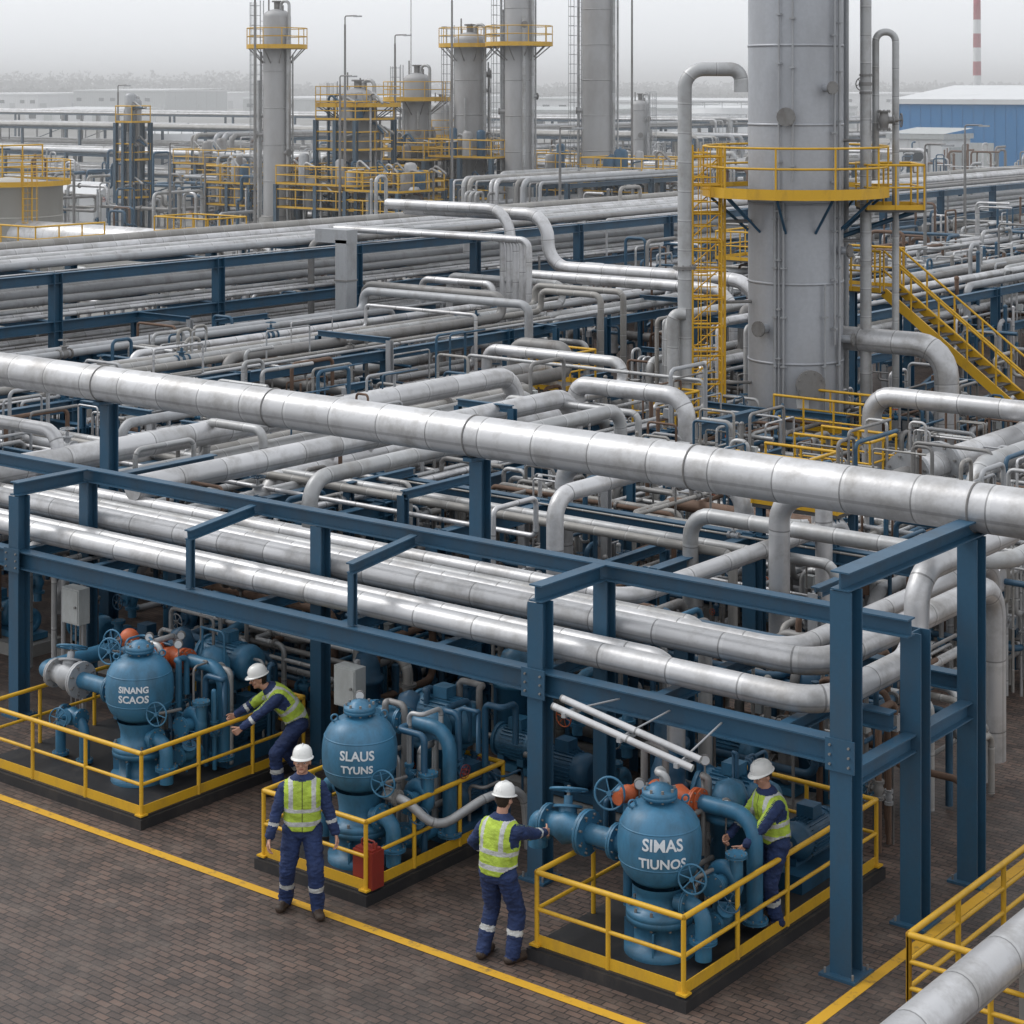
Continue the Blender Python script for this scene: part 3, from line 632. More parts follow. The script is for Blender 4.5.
def building(name,x,D,w,d,h,mat,roof='white',win=True,slope=.6):
    u,v=atD(x,D); c=MB(); c.box((u,v,h/2),(w,d,h),mat)
    c.add([(u-w/2-.3,v-d/2-.3,h+.12),(u+w/2+.3,v-d/2-.3,h+.12),(u+w/2+.3,v+d/2+.3,h+slope),(u-w/2-.3,v+d/2+.3,h+slope)],[(0,1,2,3)],roof,False)
    c.box((u,v-d/2-.15,h-.15),(w+.6,.25,.5),roof); c.box((u+w/2+.15,v,h-.17),(.25,d+.6,.5),roof)
    k=max(1,int(w/6))
    for i in range(k):
        cx=u-w/2+(i+.5)*w/k
        if i%3==1: c.box((cx,v-d/2-.06,1.8),(3,.14,3.6),'boxgrey')
        elif win: c.box((cx,v-d/2-.06,h*.6),(2.6,.14,1.2),'glass')
    for i in range(int(w/1.2)): c.box((u-w/2+.6+i*1.2,v-d/2-.02,h/2),(.12,.06,h-.5),mat)
    k=max(1,int(d/5))
    for i in range(k):
        cy=v-d/2+(i+.5)*d/k
        if i%3==0: c.box((u+w/2+.05,cy,1.8),(.12,3,3.6),'boxgrey')
        c.box((u+w/2+.04,cy+d/k/2-.1,h/2),(.06,.15,h-.6),mat)
    c.obj(name)
building('blue_warehouse',1070,205,33,15,8.0,'bldblue','white',False,1.6)
building('white_annex_building',930,190,5.5,6,4.8,'white','boxgrey')
for x,D,w,d,h in((30,760,60,40,7),(150,720,50,30,8.5),(205,900,60,30,7),(665,420,40,20,5),(700,520,60,30,6),(600,600,50,30,6),(560,380,30,14,5),(880,800,90,30,7),(760,460,40,20,5),(330,640,50,30,6),(455,800,60,30,6),(90,480,30,16,4)):
    building('white_warehouse',x,D,w,d,h,'white' if R.random()<.7 else 'boxgrey','boxgrey' if R.random()<.5 else 'white')
for x,D,r,h in((640,260,6,4.5),(672,270,6,4.5),(705,280,6,4.5),(170,230,4,4),(730,330,8,6)):
    u,v=atD(x,D); c=MB(); c.lathe((u,v,0),[(r,0),(r,h),(r*.99,h),(0,h+.7)],'white',32)
    c.rail([(u+r*math.cos(a),v+r*math.sin(a),h) for a in[k*math.pi/8 for k in range(16)]],1,3,.05,1,n=5,toe=False,closed=True,mat='galv'); c.obj('storage_tank')
t=MB(); rg=random.Random(3)
for row,(D,hh) in enumerate(((1150,9),(1350,15),(1650,23))):
    x=-150
    while x<1180:
        dens=1.0 if x<260 else .62
        h=hh*rg.uniform(.7,1.05)*dens
        u,v=atD(x,D*rg.uniform(.97,1.03)); w=rg.uniform(5,10)
        t.cyl((u,v,0),(u,v,h*.5),.35,'foliage',4,.2,False)
        for _ in range(34):
            a=rg.uniform(0,6.28); zz=rg.uniform(.1,1); rad=w*math.sqrt(max(0,1-(zz-.45)**2*3))*rg.uniform(.3,1)
            q=V((u+rad*math.cos(a),v+rad*math.sin(a),h*zz)); s=rg.uniform(.9,2.2)
            d1,d2,d3=[V((rg.uniform(-1,1),rg.uniform(-1,1),rg.uniform(-1,1)))*s for _ in range(3)]
            t.add([tuple(q+d1),tuple(q+d2),tuple(q+d3),tuple(q-d1)],[(0,1,2),(0,2,3),(1,3,2)],'foliage',False)
        x+=rg.uniform(2,4)*1300/D
t.obj('distant_treeline')

# ---------------------------------------------------------------- pump skids
def text_on(parent_mb,lines,c,r,surf,ang,mat='lettering'):
    for li,(txt,zc,sz) in enumerate(lines):
        cu=bpy.data.curves.new('t','FONT'); cu.body=txt; cu.size=sz; cu.align_x='CENTER'; cu.offset=.004; cu.resolution_u=3
        o=bpy.data.objects.new('t',cu); scene.collection.objects.link(o); dg=bpy.context.evaluated_depsgraph_get()
        me=bpy.data.meshes.new_from_object(o.evaluated_get(dg))
        bm=bmesh.new(); bm.from_mesh(me); bmesh.ops.subdivide_edges(bm,edges=[e for e in bm.edges if e.calc_length()>.04],cuts=1)
        bmesh.ops.triangulate(bm,faces=bm.faces[:])
        vs=[]
        for vv in bm.verts:
            z=zc+vv.co.y; rad=surf(z)+.006; a=ang+vv.co.x/max(.2,surf(zc))
            vs.append((c[0]+rad*math.cos(a),c[1]+rad*math.sin(a),c[2]+z))
        bm.verts.index_update()
        parent_mb.add(vs,[tuple(q.index for q in ff.verts) for ff in bm.faces],mat,False); bm.free()
        bpy.data.objects.remove(o)
def vessel(u,v,zc,lines,r=.45):
    m_=MB(); e=2.5; hz=.45
    surf=lambda z: r*max(0,(1-abs(z/hz)**e))**(1/e)
    prof=[(surf(-hz+2*hz*k/26),zc-hz+2*hz*k/26) for k in range(27)]
    m_.lathe((u,v,0),prof,'blueeq',40)
    for zz in(-.16,.21): m_.torus((u,v,zc+zz),(0,0,1),surf(zz)-.006,.012,'blueeq',40,6)
    m_.lathe((u,v,0),[(.13,zc+.36),(.13,zc+.47),(.19,zc+.47),(.19,zc+.50),(.186,zc+.505),(.19,zc+.51),(.19,zc+.55),(.12,zc+.56),(.1,zc+.6),(.0,zc+.62)],'blueeq',24)
    for k in range(8):
        a=k*math.pi/4; q=(u+.16*math.cos(a),v+.16*math.sin(a)); m_.cyl((*q,zc+.45),(*q,zc+.585),.016,'steel',6)
    m_.lathe((u,v,0),[(.3,zc-.42),(.27,zc-.5),(.25,.78),(.25,.62),(.36,.62),(.36,.56),(.355,.555),(.36,.55),(.36,.49),(.27,.49),(.27,.24),(.38,.24),(.38,.15)],'blueeq',28)
    for k in range(10):
        a=k*math.pi/5; q=(u+.32*math.cos(a),v+.32*math.sin(a)); m_.cyl((*q,.46),(*q,.66),.018,'steel',6)
    for k in range(4):
        a=k*math.pi/2+.4; m_.box((u+.31*math.cos(a),v+.31*math.sin(a),.34),(.14,.02,.24),'blueeq',a)
    text_on(m_,lines,(u,v,zc),r,surf,math.atan2(-.787,.616))
    for a in(1.0,4.0): m_.torus((u+.3*math.cos(a),v+.3*math.sin(a),zc+.42),(math.cos(a+1.57),math.sin(a+1.57),0),.04,.012,'blueeq',12)
    return m_
def motor(m_,c,ax,r,L,mat='bluedk'):
    c=V(c);ax=V(ax).normalized(); m_.cyl(c-ax*L/2,c+ax*L/2,r,mat,24)
    for k in range(28):
        a=math.pi*2*k/28; x=V((0,0,1)); y=ax.cross(x); d=x*math.cos(a)+y*math.sin(a)
        m_.box(c+d*(r+.012),(L*.7,.008,.035),mat,0,Matrix((ax,d.cross(ax),d)).transposed())
    m_.sweep([c+ax*L/2,c+ax*(L/2+.03),c+ax*(L/2+.12),c+ax*(L/2+.15)],[r*1.08,r*1.1,r*1.0,r*.6],mat,20)
    m_.sweep([c-ax*L/2,c-ax*(L/2+.05),c-ax*(L/2+.14)],[r*1.12,r*1.12,r*.5],mat,20); m_.box(c+V((0,0,r+.08)),(.22,.2,.14),mat)
    m_.cyl(c-ax*(L/2+.14),c-ax*(L/2+.4),.04,'steel',8)
    for s in(-.3,.3): m_.box(c+ax*L*s-V((0,0,r*.9+.05)),(.1,r*2,.2),mat)
def volute(m_,c,ax,r,mat='blueeq'):
    c=V(c);ax=V(ax).normalized(); m_.torus(c,ax,r*.75,r*.42,mat,24,12); m_.cyl(c-ax*r*.3,c+ax*r*.3,r*.8,mat,20)
    m_.cyl(c-ax*r*.3,c-ax*r*1.2,r*.45,mat,16); m_.flange(c-ax*r*1.2,ax,r*.45,mat)
    up=V((0,0,1)); t=ax.cross(up)*r*.75; m_.cyl(c+t,c+t+up*r*1.6,r*.38,mat,14); m_.flange(c+t+up*r*1.6,up,r*.38,mat)
def filt(m_,u,v,r,h,mat='bluedk',z0=.15):
    m_.lathe((u,v,0),[(r*.9,z0),(r*.9,z0+.2),(r,z0+.25),(r,z0+h*.7),(r*1.25,z0+h*.7),(r*1.25,z0+h*.7+.07),(r,z0+h*.7+.08),(r*.98,z0+h*.85),(r*.7,z0+h*.96),(0.01,z0+h)],mat,20)
def gauge(m_,c,d):
    c=V(c);d=V(d).normalized(); m_.cyl(c-Z*.5,c+Z*.2,.012,'steel',6); m_.cyl(c+Z*.25-d*.02,c+Z*.25+d*.03,.06,'steel',16); m_.cyl(c+Z*.25+d*.03,c+Z*.25+d*.034,.05,'white',16)
def skid(u0,u1,v0,v1,gu,gv,zc,lines,seed,variant):
    rg=random.Random(seed)
    par=bpy.data.objects.new('pump_skid',None); scene.collection.objects.link(par)
    b=MB(); cu,cv=(u0+u1)/2,(v0+v1)/2
    b.box((cu,cv,.065),(u1-u0,v1-v0,.13),'blackbase'); b.box((cu,cv,.14),(u1-u0-.08,v1-v0-.08,.022),'blackbase')
    b.obj('base_slab',par)
    ra=MB(); e=.08; c4=[(u0+e,v0+e,.15),(u1-e,v0+e,.15),(u1-e,v1-e,.15),(u0+e,v1-e,.15)]
    ra.rail(c4[:3],.78,.95,.026,1,n=10); ra.rail([c4[2],c4[3],c4[0]],.78,.95,.026,1,n=8,toe=False)
    for q in c4: ra.box((q[0],q[1],.165),(.12,.12,.02),'yellow')
    ra.obj('safety_railing',par)
    vs=vessel(gu,gv,zc,lines); vs.obj('process_vessel',par)
    m_=MB(); z=zc-.13
    if variant!=2:
        ln=.5 if variant!=1 else .75
        m_.cyl((gu-.35,gv,z),(gu-.42-ln,gv,z),.11,'blueeq',18); m_.flange((gu-.55,gv,z),(1,0,0),.12,'blueeq'); m_.flange((gu-.5-ln+.05,gv,z),(1,0,0),.15,'galv' if variant==1 else 'blueeq')
        m_.valve((gu-.72-ln,gv,z),(1,0,0),(-.2,.35,.9),.12,'galv' if variant==1 else 'blueeq','blueeq',True,.75)
        m_.pipe([(gu-1.0-ln,gv,z),(gu-1.25-ln,gv,z),(gu-1.25-ln,gv+1.4,z),(gu-1.25-ln,gv+1.4,.2)] if variant!=3 else [(gu-.98-ln,gv,z),(gu-1.12-ln,gv,z),(gu-1.12-ln,gv,z-.3)],.11,'blueeq',16)
        if variant==3: m_.sphere((gu-.62,gv+.3,zc+.28),.1,'orange',12); m_.cyl((gu-.62,gv+.1,zc+.28),(gu-.62,gv+.5,zc+.28),.07,'orange',12); m_.cyl((gu-.62,gv+.3,zc+.28),(gu-.62,gv+.3,z-.8),.05,'blueeq',10)
        if variant==1:
            m_.pipe([(gu-1.0,gv-.1,.2),(gu-1.0,gv-.1,.75),(gu-1.5,gv-.1,.75),(gu-1.5,gv-.1,.2)],.07,'blueeq',14,flanges=True); m_.valve((gu-1.25,gv-.1,.75),(1,0,0),(.3,-1,.2),.08,'blueeq','blueeq')
            m_.sphere((gu-.9,gv+.6,zc+.35),.14,'orange',14); m_.cyl((gu-.9,gv+.6,zc+.35),(gu-.9,gv+.6,z-.6),.07,'blueeq',12); m_.wheel((gu-.9,gv+.3,zc+.38),(.2,-1,.1),.15,'blueeq'); m_.cyl((gu-.9,gv+.3,zc+.38),(gu-.9,gv+.6,zc+.35),.02,'steel',8)
    else:
        m_.pipe([(gu-.3,gv+.2,.9),(gu-.75,gv+.2,.9),(gu-.75,gv+.2,.2)],.08,'blueeq',16); m_.flange((gu-.5,gv+.2,.9),(1,0,0),.08,'blueeq')
        m_.pipe([(gu+.3,gv+.1,.95),(gu+.62,gv+.12,.95),(gu+.9,gv+.35,.6),(gu+1.15,gv+.9,.85),(gu+1.3,gv+1.5,.9),(gu+1.3,gv+1.6,.1)],.055,'insul2',12,.3); m_.flange((gu+.5,gv+.11,.95),(1,0,0),.06,'steel')
    lx=-.9 if variant!=2 else -.55
    z2=zc+.12
    m_.pipe([(gu+lx,gv+.95,.2),(gu+lx,gv+.95,z2),(gu+.6,gv+.95,z2),(gu+.6,gv+.95,.3)],.09,'blueeq',14,flanges=True)
    oc='orange' if variant!=2 else 'blueeq'
    m_.valve((gu-.35,gv+.9,z2),(1,0,0),(0,-1,.15),.1,oc,'blueeq'); m_.sphere((gu-.6,gv+.85,z2+.05),.12,oc,12)
    m_.flange((gu-.1,gv+.95,z2),(1,0,0),.09,oc)
    motor(m_,(gu-.15,gv+1.75,zc-.05),(1,0,0),.24,.75,'blueeq'); m_.box((gu-.15,gv+1.75,.45),(.8,.4,.6),'bluedk')
    mv=2.75 if variant==3 else 1.55; mu=.25 if variant==3 else .42
    motor(m_,(gu+mu,gv+mv,.62),(0,1,0),.2,.6,'bluedk'); m_.box((gu+mu,gv+mv-.05,.25),(.5,1.1,.2),'bluedk')
    volute(m_,(gu+.5,gv+.5,.85),(0,1,0),.19)
    filt(m_,gu-.5,gv+.6,.16,1.1); filt(m_,gu+.1,gv+1.25,.22,1.5,'blueeq'); filt(m_,gu+(-.95 if variant!=2 else -.6),gv+1.6,.2,1.5)
    m_.pipe([(gu+.25,gv-.05,.75),(gu+.58,gv-.05,.75),(gu+.58,gv-.05,.22)],.09,'blueeq',16,.2); m_.flange((gu+.38,gv-.05,.75),(1,0,0),.09,'blueeq'); m_.flange((gu+.58,gv-.05,.42),(0,0,1),.09,'blueeq')
    m_.valve((gu+.55,gv+.35,.5),(0,1,0),(.5,-.3,.8),.07,'blueeq','bluedk')
    m_.pipe([(gu+.4,gv+.35,.55),(gu+.4,gv+.35,.3),(gu+.4,gv+1.2,.3)],.07,'blueeq',12)
    if variant!=2: m_.wheel((gu-.72,gv+.1,zc+.32),(.3,-1,.2),.17,'blueeq'); m_.cyl((gu-.72,gv+.1,zc+.32),(gu-.8,gv+.45,zc+.2),.025,'steel',8); m_.sphere((gu-.8,gv+.45,zc+.2),.1,'blueeq',12)
    m_.wheel((gu+.52,gv-.17,zc-.22),(.3,-1,.1),.15,'blueeq'); m_.cyl((gu+.52,gv-.17,zc-.22),(gu+.47,gv+.3,zc-.28),.022,'steel',8)
    for k in range(28):
        a=(gu+rg.uniform(-.75,.7),gv+rg.uniform(.35,1.9)); zt=rg.uniform(.7,1.9); du=rg.uniform(-.6,.4); dv=rg.uniform(-.3,.6)
        if variant==3 and a[0]+max(0,du)>gu+.2: continue
        m_.pipe([(a[0],a[1],.2),(a[0],a[1],zt),(a[0]+du,a[1],zt),(a[0]+du,a[1]+dv,zt),(a[0]+du,a[1]+dv,zt-.5)],rg.choice([.016,.022,.03,.042]),rg.choice(['steel','blueeq','bluedk','bluedk','insul2']),8,.08)
        if k%2==0: m_.valve((a[0],a[1],zt*.6),(0,0,1),(rg.choice([-1,1]),-.4,0),.035,rg.choice(['steel','blueeq','bluedk']),rg.choice(['orange','red','bluedk','blueeq']),False)
    for k in range(3): gauge(m_,(gu+rg.uniform(-.8,.5),gv+rg.uniform(.3,1.4),rg.uniform(1.2,1.6)),(.6,-.8,0))
    m_.obj('pump_and_valve_assembly',par)
    return par
skid(-12.72,-10.7,16.5,20.8,-11.55,17.3,1.30,(('SIMAS',.06,.17),('TIUNOS',-.12,.14)),1,3)
skid(-16.75,-14.95,16.42,19.1,-15.72,17.15,1.42,(('SLAUS',.04,.15),('TYUNS',-.11,.12)),2,2)
skid(-22.1,-18.72,16.38,19.45,-19.85,17.35,1.36,(('SINANG',.05,.11),('SCAOS',-.08,.13)),3,1)
def unit(u,v,rg,m1,m2):
    m_=MB(); m_.box((u,v,.1),(1.6,.8,.2),'concrete'); motor(m_,(u-.4,v,.55),(1,0,0),.2,.55,m1); volute(m_,(u+.45,v,.5),(1,0,0),.18,m2)
    m_.box((u,v,.27),(1.3,.4,.1),m1); h=rg.uniform(1.2,1.9); m_.pipe([(u+.45,v+.15,.8),(u+.45,v+.15,h),(u+.45,v+.9,h),(u+.45,v+.9,.2)],.07,m2,10); m_.valve((u+.45,v+.15,1.1),Z,(0,-1,0),.07,m2,handle(rg),False)
    m_.obj('pump_unit')
rg=random.Random(77)
for u,v in((-23.0,20.6),(-20.9,20.5),(-19.5,20.9),(-17.2,20.2),(-15.6,20.6),(-14.6,20.3),(-13.2,22.1),(-16.4,22.2),(-24.6,20.8),(-26.6,20.5)): unit(u,v,rg,rg.choice(('blueeq','bluedk')),rg.choice(('blueeq','bluedk','steel')))
for u,v in((-21.5,28.4),(-18.8,29.4),(-14.6,30.6),(-25.6,40.2),(-22.2,38.6),(-18.4,41),(-27.5,37),(-33.6,40.5),(-21.4,33.6),(-24.6,36.8)): unit(u,v,rg,rg.choice(('bluedk','galv')),'steel')
for u,v,r,h in((-22.1,21.0,.22,1.6),(-18.3,20.1,.2,1.5),(-16.3,20.9,.25,1.7),(-13.4,20.3,.2,1.6),(-12.6,22.5,.28,1.8)): 
    m_=MB(); filt(m_,u,v,r,h,rg.choice(('blueeq','bluedk')),0.02); m_.cyl((u,v,0),(u,v,.05),r*1.2,'concrete',14); m_.obj('filter_vessel')
for u,v,z,L in((-22.5,35.4,1.1,2.0),(-28.4,41.4,1.2,2.4),(-19.2,46.5,1.0,2.0),(-18.2,36.8,.9,1.6),(-34,56,1.6,3)):
    m_=MB(); r=.34; m_.sweep([(u-L/2-.2,v,z),(u-L/2-.1,v,z),(u-L/2,v,z),(u+L/2,v,z),(u+L/2+.1,v,z),(u+L/2+.2,v,z)],[.05,r*.7,r,r,r*.7,.05],'insul2',18); m_.flange((u+L*.3,v,z),(1,0,0),r*.72,'steel')
    for s in(-.3,.3): m_.box((u+L*s,v,z/2-.12),(.14,.5,z-.25),'concrete')
    m_.cyl((u,v,z),(u,v,z+.6),.08,'insul2',10); m_.flange((u,v,z+.6),Z,.08,'steel',False); m_.obj('heat_exchanger')
for (u,v,z) in((-22.7,18.62,1.72),(-17.5,18.9,1.45),(-18.6,22,1.6)):
    m_=MB(); m_.box((u,v,z),(.38,.2,.52),'boxgrey'); m_.box((u,v-.107,z),(.34,.012,.47),'boxgrey'); m_.box((u,v+.14,z/2+.15),(.06,.06,z+.3),'galv'); m_.cyl((u+.13,v-.12,z),(u+.13,v-.14,z),.02,'steel',8)
    for k in(-.1,0,.1): m_.cyl((u+k,v,z-.26),(u+k,v,.1),.014,'steel',6)
    m_.obj('electrical_box')
m_=MB(); m_.box((-15.1,16.62,.37),(.3,.2,.42),'red'); m_.box((-15.1,16.62,.59),(.26,.16,.03),'red'); m_.pipe([(-15.2,16.62,.6),(-15.2,16.62,.68),(-15.0,16.62,.68),(-15.0,16.62,.6)],.012,'red',6,.03); m_.cyl((-15.0,16.62,.6),(-15.0,16.62,.66),.03,'red',8); m_.obj('red_fuel_canister')
m_=MB()
for k in(0,.16):
    m_.cyl((-12.9,17.2+k,2.5+k*.3),(-11.2,17.4+k,2.12+k*.3),.04,'insul',10)
for t_ in(.1,.5,.9):
    q=V((-12.9,17.28,2.5)).lerp(V((-11.2,17.48,2.12)),t_); m_.box(q+V((0,.02,-.03)),(.05,.3,.05),'galv'); m_.cyl(q,(q.x,18.25,2.35),.012,'galv',6)
m_.obj('hanging_cable_tray')
m_=MB(); m_.rail([(-8.95,17.9,0),(-8.95,27,0)],.8,1.15,.03,2,n=10,toe=False); m_.rail([(-8.95,17.9,0),(-7.2,17.9,0)],.8,1.15,.03,2,n=10,toe=False); m_.obj('safety_railing')
ipipe([(-7.85,10,.95),(-7.85,26,.95)],.22,'insul',24)
m_=MB()
for v in(14,18.5,23): m_.box((-7.85,v,.36),(.3,.2,.72),'concrete')
m_.obj('pipe_plinth')

# ---------------------------------------------------------------- workers
def remesh(mb,vox,it=3):
    o=mb.obj('tmp'); md=o.modifiers.new('r','REMESH'); md.mode='VOXEL'; md.voxel_size=vox
    sm=o.modifiers.new('s','SMOOTH'); sm.factor=.5; sm.iterations=it
    dg=bpy.context.evaluated_depsgraph_get(); me=bpy.data.meshes.new_from_object(o.evaluated_get(dg))
    vs=[v.co.copy() for v in me.vertices]; ns=[v.normal.copy() for v in me.vertices]; fs=[tuple(p.vertices) for p in me.polygons]
    bpy.data.objects.remove(o); bpy.data.meshes.remove(me); return vs,ns,fs
def cap(mb,p0,p1,r0,r1,n=14):
    p0=V(p0);p1=V(p1);d=(p1-p0); L=d.length
    if L<1e-4: mb.sphere(p0,r0,'skin',n); return
    d/=L; pts=[];rad=[]
    for k in range(5): a=math.pi/2*k/5; pts.append(p0-d*r0*math.cos(a)); rad.append(max(.001,r0*math.sin(a)))
    pts+= [p0,p1]; rad+=[r0,r1]
    for k in range(1,6): a=math.pi/2*k/5; pts.append(p1+d*r1*math.sin(a)); rad.append(max(.001,r1*math.cos(a)))
    mb.sweep(pts,rad,'skin',n)
def ik(a,b,l1,l2,hint):
    d=b-a; L=min(d.length,(l1+l2)*.998); dn=d.normalized(); x=(l1*l1-l2*l2+L*L)/(2*L); h=math.sqrt(max(0,l1*l1-x*x))
    hp=(hint-dn*hint.dot(dn)).normalized(); return a+dn*x+hp*h, a+dn*L
def hand(out,w,d,n,thumb,curl):
    d=d.normalized(); n=(n-d*n.dot(d)).normalized(); s=d.cross(n); s=s if s.dot(thumb)>0 else -s
    mb=MB(); 
    for k in range(4):
        o=(k-1.5)*.021; cap(mb,w+s*o*.6+d*.012,w+s*o+d*.088,.016,.0125,8)
    for k in range(4):
        L=[.034,.043,.047,.042][k]; p=w+s*((k-1.5)*.0215)+d*.088; dd=d.copy(); ax=d.cross(n)
        for j,(f_,rr) in enumerate(((1,.0098),(.68,.009),(.55,.008))):
            dd=Matrix.Rotation(math.radians(curl*(.8+.2*j)),3,ax)@dd; q=p+dd*L*f_; cap(mb,p,q,rr,rr*.93,8); p=q
    p=w+s*.026+d*.03; dd=(s*.75+d*.75+n*.25).normalized()
    for f_,rr in((.04,.013),(.03,.011),(.024,.0095)):
        q=p+dd*f_; cap(mb,p,q,rr,rr*.92,8); p=q; dd=(dd+d*.35+n*.35*(curl/45)).normalized()
    vs,ns,fs=remesh(mb,.0042,2); out.add([tuple(q) for q in vs],fs,'skin',True)
def worker(pos,face,pelvis=(0,0,.955),chest=(0,.05,1),feet=((-.11,.05),(.11,-.05)),toes=(0,0),hands=((-.27,.1,.85),(.27,.1,.85)),hhint=((-.3,-1,-.2),(.3,-1,-.2)),curl=(30,30),look=(0,-.15),z0=0,sc=(1,1,1)):
    out=MB(); P0=V(pelvis); cd=V(chest).normalized(); rx=V((1,0,0))
    spine=[];p=P0-V((0,0,1)).lerp(cd,.3).normalized()*.10
    for k in range(17):
        t=k/16; d=V((0,0,1)).lerp(cd,min(1,.3+t*1.3)).normalized(); spine.append((p.copy(),d)); p=p+d*(.70/16)
    prof=[(0,.14,.11),(.1,.175,.13),(.2,.182,.137),(.35,.175,.135),(.5,.185,.138),(.65,.20,.14),(.78,.205,.13),(.87,.165,.105),(.94,.11,.085),(1,.06,.06)]
    def lerp_prof(t):
        for a,b_ in zip(prof,prof[1:]):
            if t<=b_[0]: k=(t-a[0])/(b_[0]-a[0]); return a[1]+(b_[1]-a[1])*k,a[2]+(b_[2]-a[2])*k
        return prof[-1][1:]
    mb=MB(); vs=[];n=24
    for k,(p,d) in enumerate(spine):
        w_,dp=lerp_prof(k/16); fwd=d.cross(rx)
        for j in range(n):
            a=2*math.pi*j/n; ca,sa=math.cos(a),math.sin(a); e=.8
            vs.append(tuple(p+rx*w_*math.copysign(abs(ca)**e,ca)+fwd*dp*math.copysign(abs(sa)**e,sa)))
    fs=[(i*n+j,i*n+(j+1)%n,(i+1)*n+(j+1)%n,(i+1)*n+j) for i in range(16) for j in range(n)]+[tuple(range(n))[::-1],tuple(16*n+j for j in range(n))]
    mb.add(vs,fs,'skin')
    bones=[]
    sh_p,sh_d=spine[13]
    for i,sg in enumerate((-1,1)):
        S=sh_p+rx*sg*.178-sh_d*.02; cap(mb,sh_p+rx*sg*.08-sh_d*.005,S,.08,.070)
        H=V(hands[i]); E,W=ik(S,H,.29,.26,V(hhint[i])); 
        cap(mb,S,E,.071,.060); cap(mb,E,W-(W-E).normalized()*.02,.060,.046)
        bones.append(('arm',S,E,.075)); bones.append(('fore',E,W,.06))
        d=(W-E).normalized()
        hand(out,W,d,V((-sg,0,-.1)),V((0,1,.3)),curl[i])
        Hj=P0+rx*sg*.095-V((0,0,.03)); fx,fy=feet[i]; A=V((fx,fy,.10)); K,A2=ik(Hj,A,.44,.42,V((sg*.12,1,0)))
        cap(mb,Hj,K,.108,.084); cap(mb,K,A2-V((0,0,.01)),.084,.074)
        cap(mb,Hj,P0,.115,.115)
        bones.append(('thigh',Hj,K,.1)); bones.append(('shin',K,A2,.075))
        ta=toes[i]; td=V((math.sin(ta),math.cos(ta),0)); F0=V((A2.x,A2.y,.048))
        cap(mb,F0-td*.05,F0+td*.16+V((0,0,-.005)),.052,.048); cap(mb,A2,F0,.065,.055)
        bones.append(('foot',F0-td*.05,F0+td*.17,.045))
    for a,b_ in zip(spine[::4],spine[4::4]): bones.append(('torso',a[0],b_[0],.13))
    vs,ns,fs=remesh(mb,.0105,3)
    cls=[]
    for q in vs:
        best=None
        for bi,(nm,a,b_,r) in enumerate(bones):
            ab=b_-a; t=max(0,min(1,(q-a).dot(ab)/ab.length_squared)); dd=(q-(a+ab*t)).length/r
            if best is None or dd<best[0]: best=(dd,nm,t,bi)
        hsp=0; nm=best[1]
        if nm in('torso','arm'):
            md=1e9
            for k,(p,d) in enumerate(spine):
                e=abs((q-p).dot(d))+ (q-p).length*.01
                if e<md: md=e;hsp=k/16+max(-.5,min(.5,(q-p).dot(d)/(.7/16)))/16
            if nm=='torso' and abs(q.x)>.182 and hsp>.55: nm='arm'
            elif nm=='arm' and abs(q.x)<.178: nm='torso'
        cls.append((nm,best[2] if nm==best[1] else .2,hsp))
    nv=[]
    for q,nn,c in zip(vs,ns,cls):
        wv=noise.noise(V((q.x*7,q.y*7,q.z*9+face)))*.010+(abs(noise.noise(V((q.x*12+5,q.y*12,q.z*30+face*3))))-.2)*.016
        if c[0]=='torso' and c[2]>.13: q=q+nn*(.014+wv*.5)
        elif c[0]=='foot': q=q+nn*.002
        else: q=q+nn*wv
        if q.z<.0: q.z=0.0
        nv.append(tuple(q))
    o=len(out.v); out.v.extend(nv)
    for f in fs:
        c=cls[f[0]]; nm=c[0]; same=all(cls[k][0]==nm for k in f); x=sum(vs[k].x for k in f)/len(f); t=sum(cls[k][1] for k in f)/len(f); h=sum(cls[k][2] for k in f)/len(f)
        if nm=='torso':
            if h<=.13: m_='navy'
            else:
                m_='vest'
                if .22<h<.29 or .44<h<.51: m_='reflect'
                elif h>.51 and .085<abs(x)<.132: m_='reflect'
                elif abs(x)<.007 and ns[f[0]].y>.3: m_='zip'
                if h>.93: m_='navy'
        elif nm=='arm': m_='navy'
        elif nm=='fore': m_='reflect' if same and .35<t<.5 else 'navy'
        elif nm=='thigh': m_='navy'
        elif nm=='shin': m_='reflect' if (same and .42<t<.56) else 'navy'
        else: m_='boots'
        out.f.append(tuple(o+k for k in f)); out.m.append(m_); out.s.append(True); out.uv.append(None)
    top,td=spine[16]; hc=top+td*.135+V((0,.015,0)).lerp(cd*.02,.3)
    yaw,pitch=look; M=Matrix.Rotation(-yaw,3,'Z')@Matrix.Rotation(pitch,3,'X')
    hb=MB(); tr=lambda q: hc+M@V(q)
    hb.sphere(hc+M@V((0,-.008,.02)),1,'skin',20,(.077,.095,.10),M)
    hb.sphere(hc+M@V((0,.022,-.045)),1,'skin',16,(.060,.068,.072),M)
    hb.sphere(hc+M@V((0,.066,-.092)),1,'skin',10,(.026,.022,.020),M)
    cap(hb,tr((0,.088,.018)),tr((0,.112,-.022)),.009,.0145,8); hb.sphere(tr((0,.106,-.028)),1,'skin',8,(.019,.012,.010),M)
    cap(hb,tr((-.035,.083,.030)),tr((.035,.083,.030)),.011,.011,8)
    for sg in(-1,1):
        hb.sphere(tr((sg*.080,-.008,-.005)),1,'skin',10,(.010,.020,.032),M); hb.sphere(tr((sg*.04,.062,-.02)),1,'skin',10,(.026,.026,.024),M)
    cap(hb,top-td*.06,hc+V((0,-.01,-.06)),.060,.054,14)
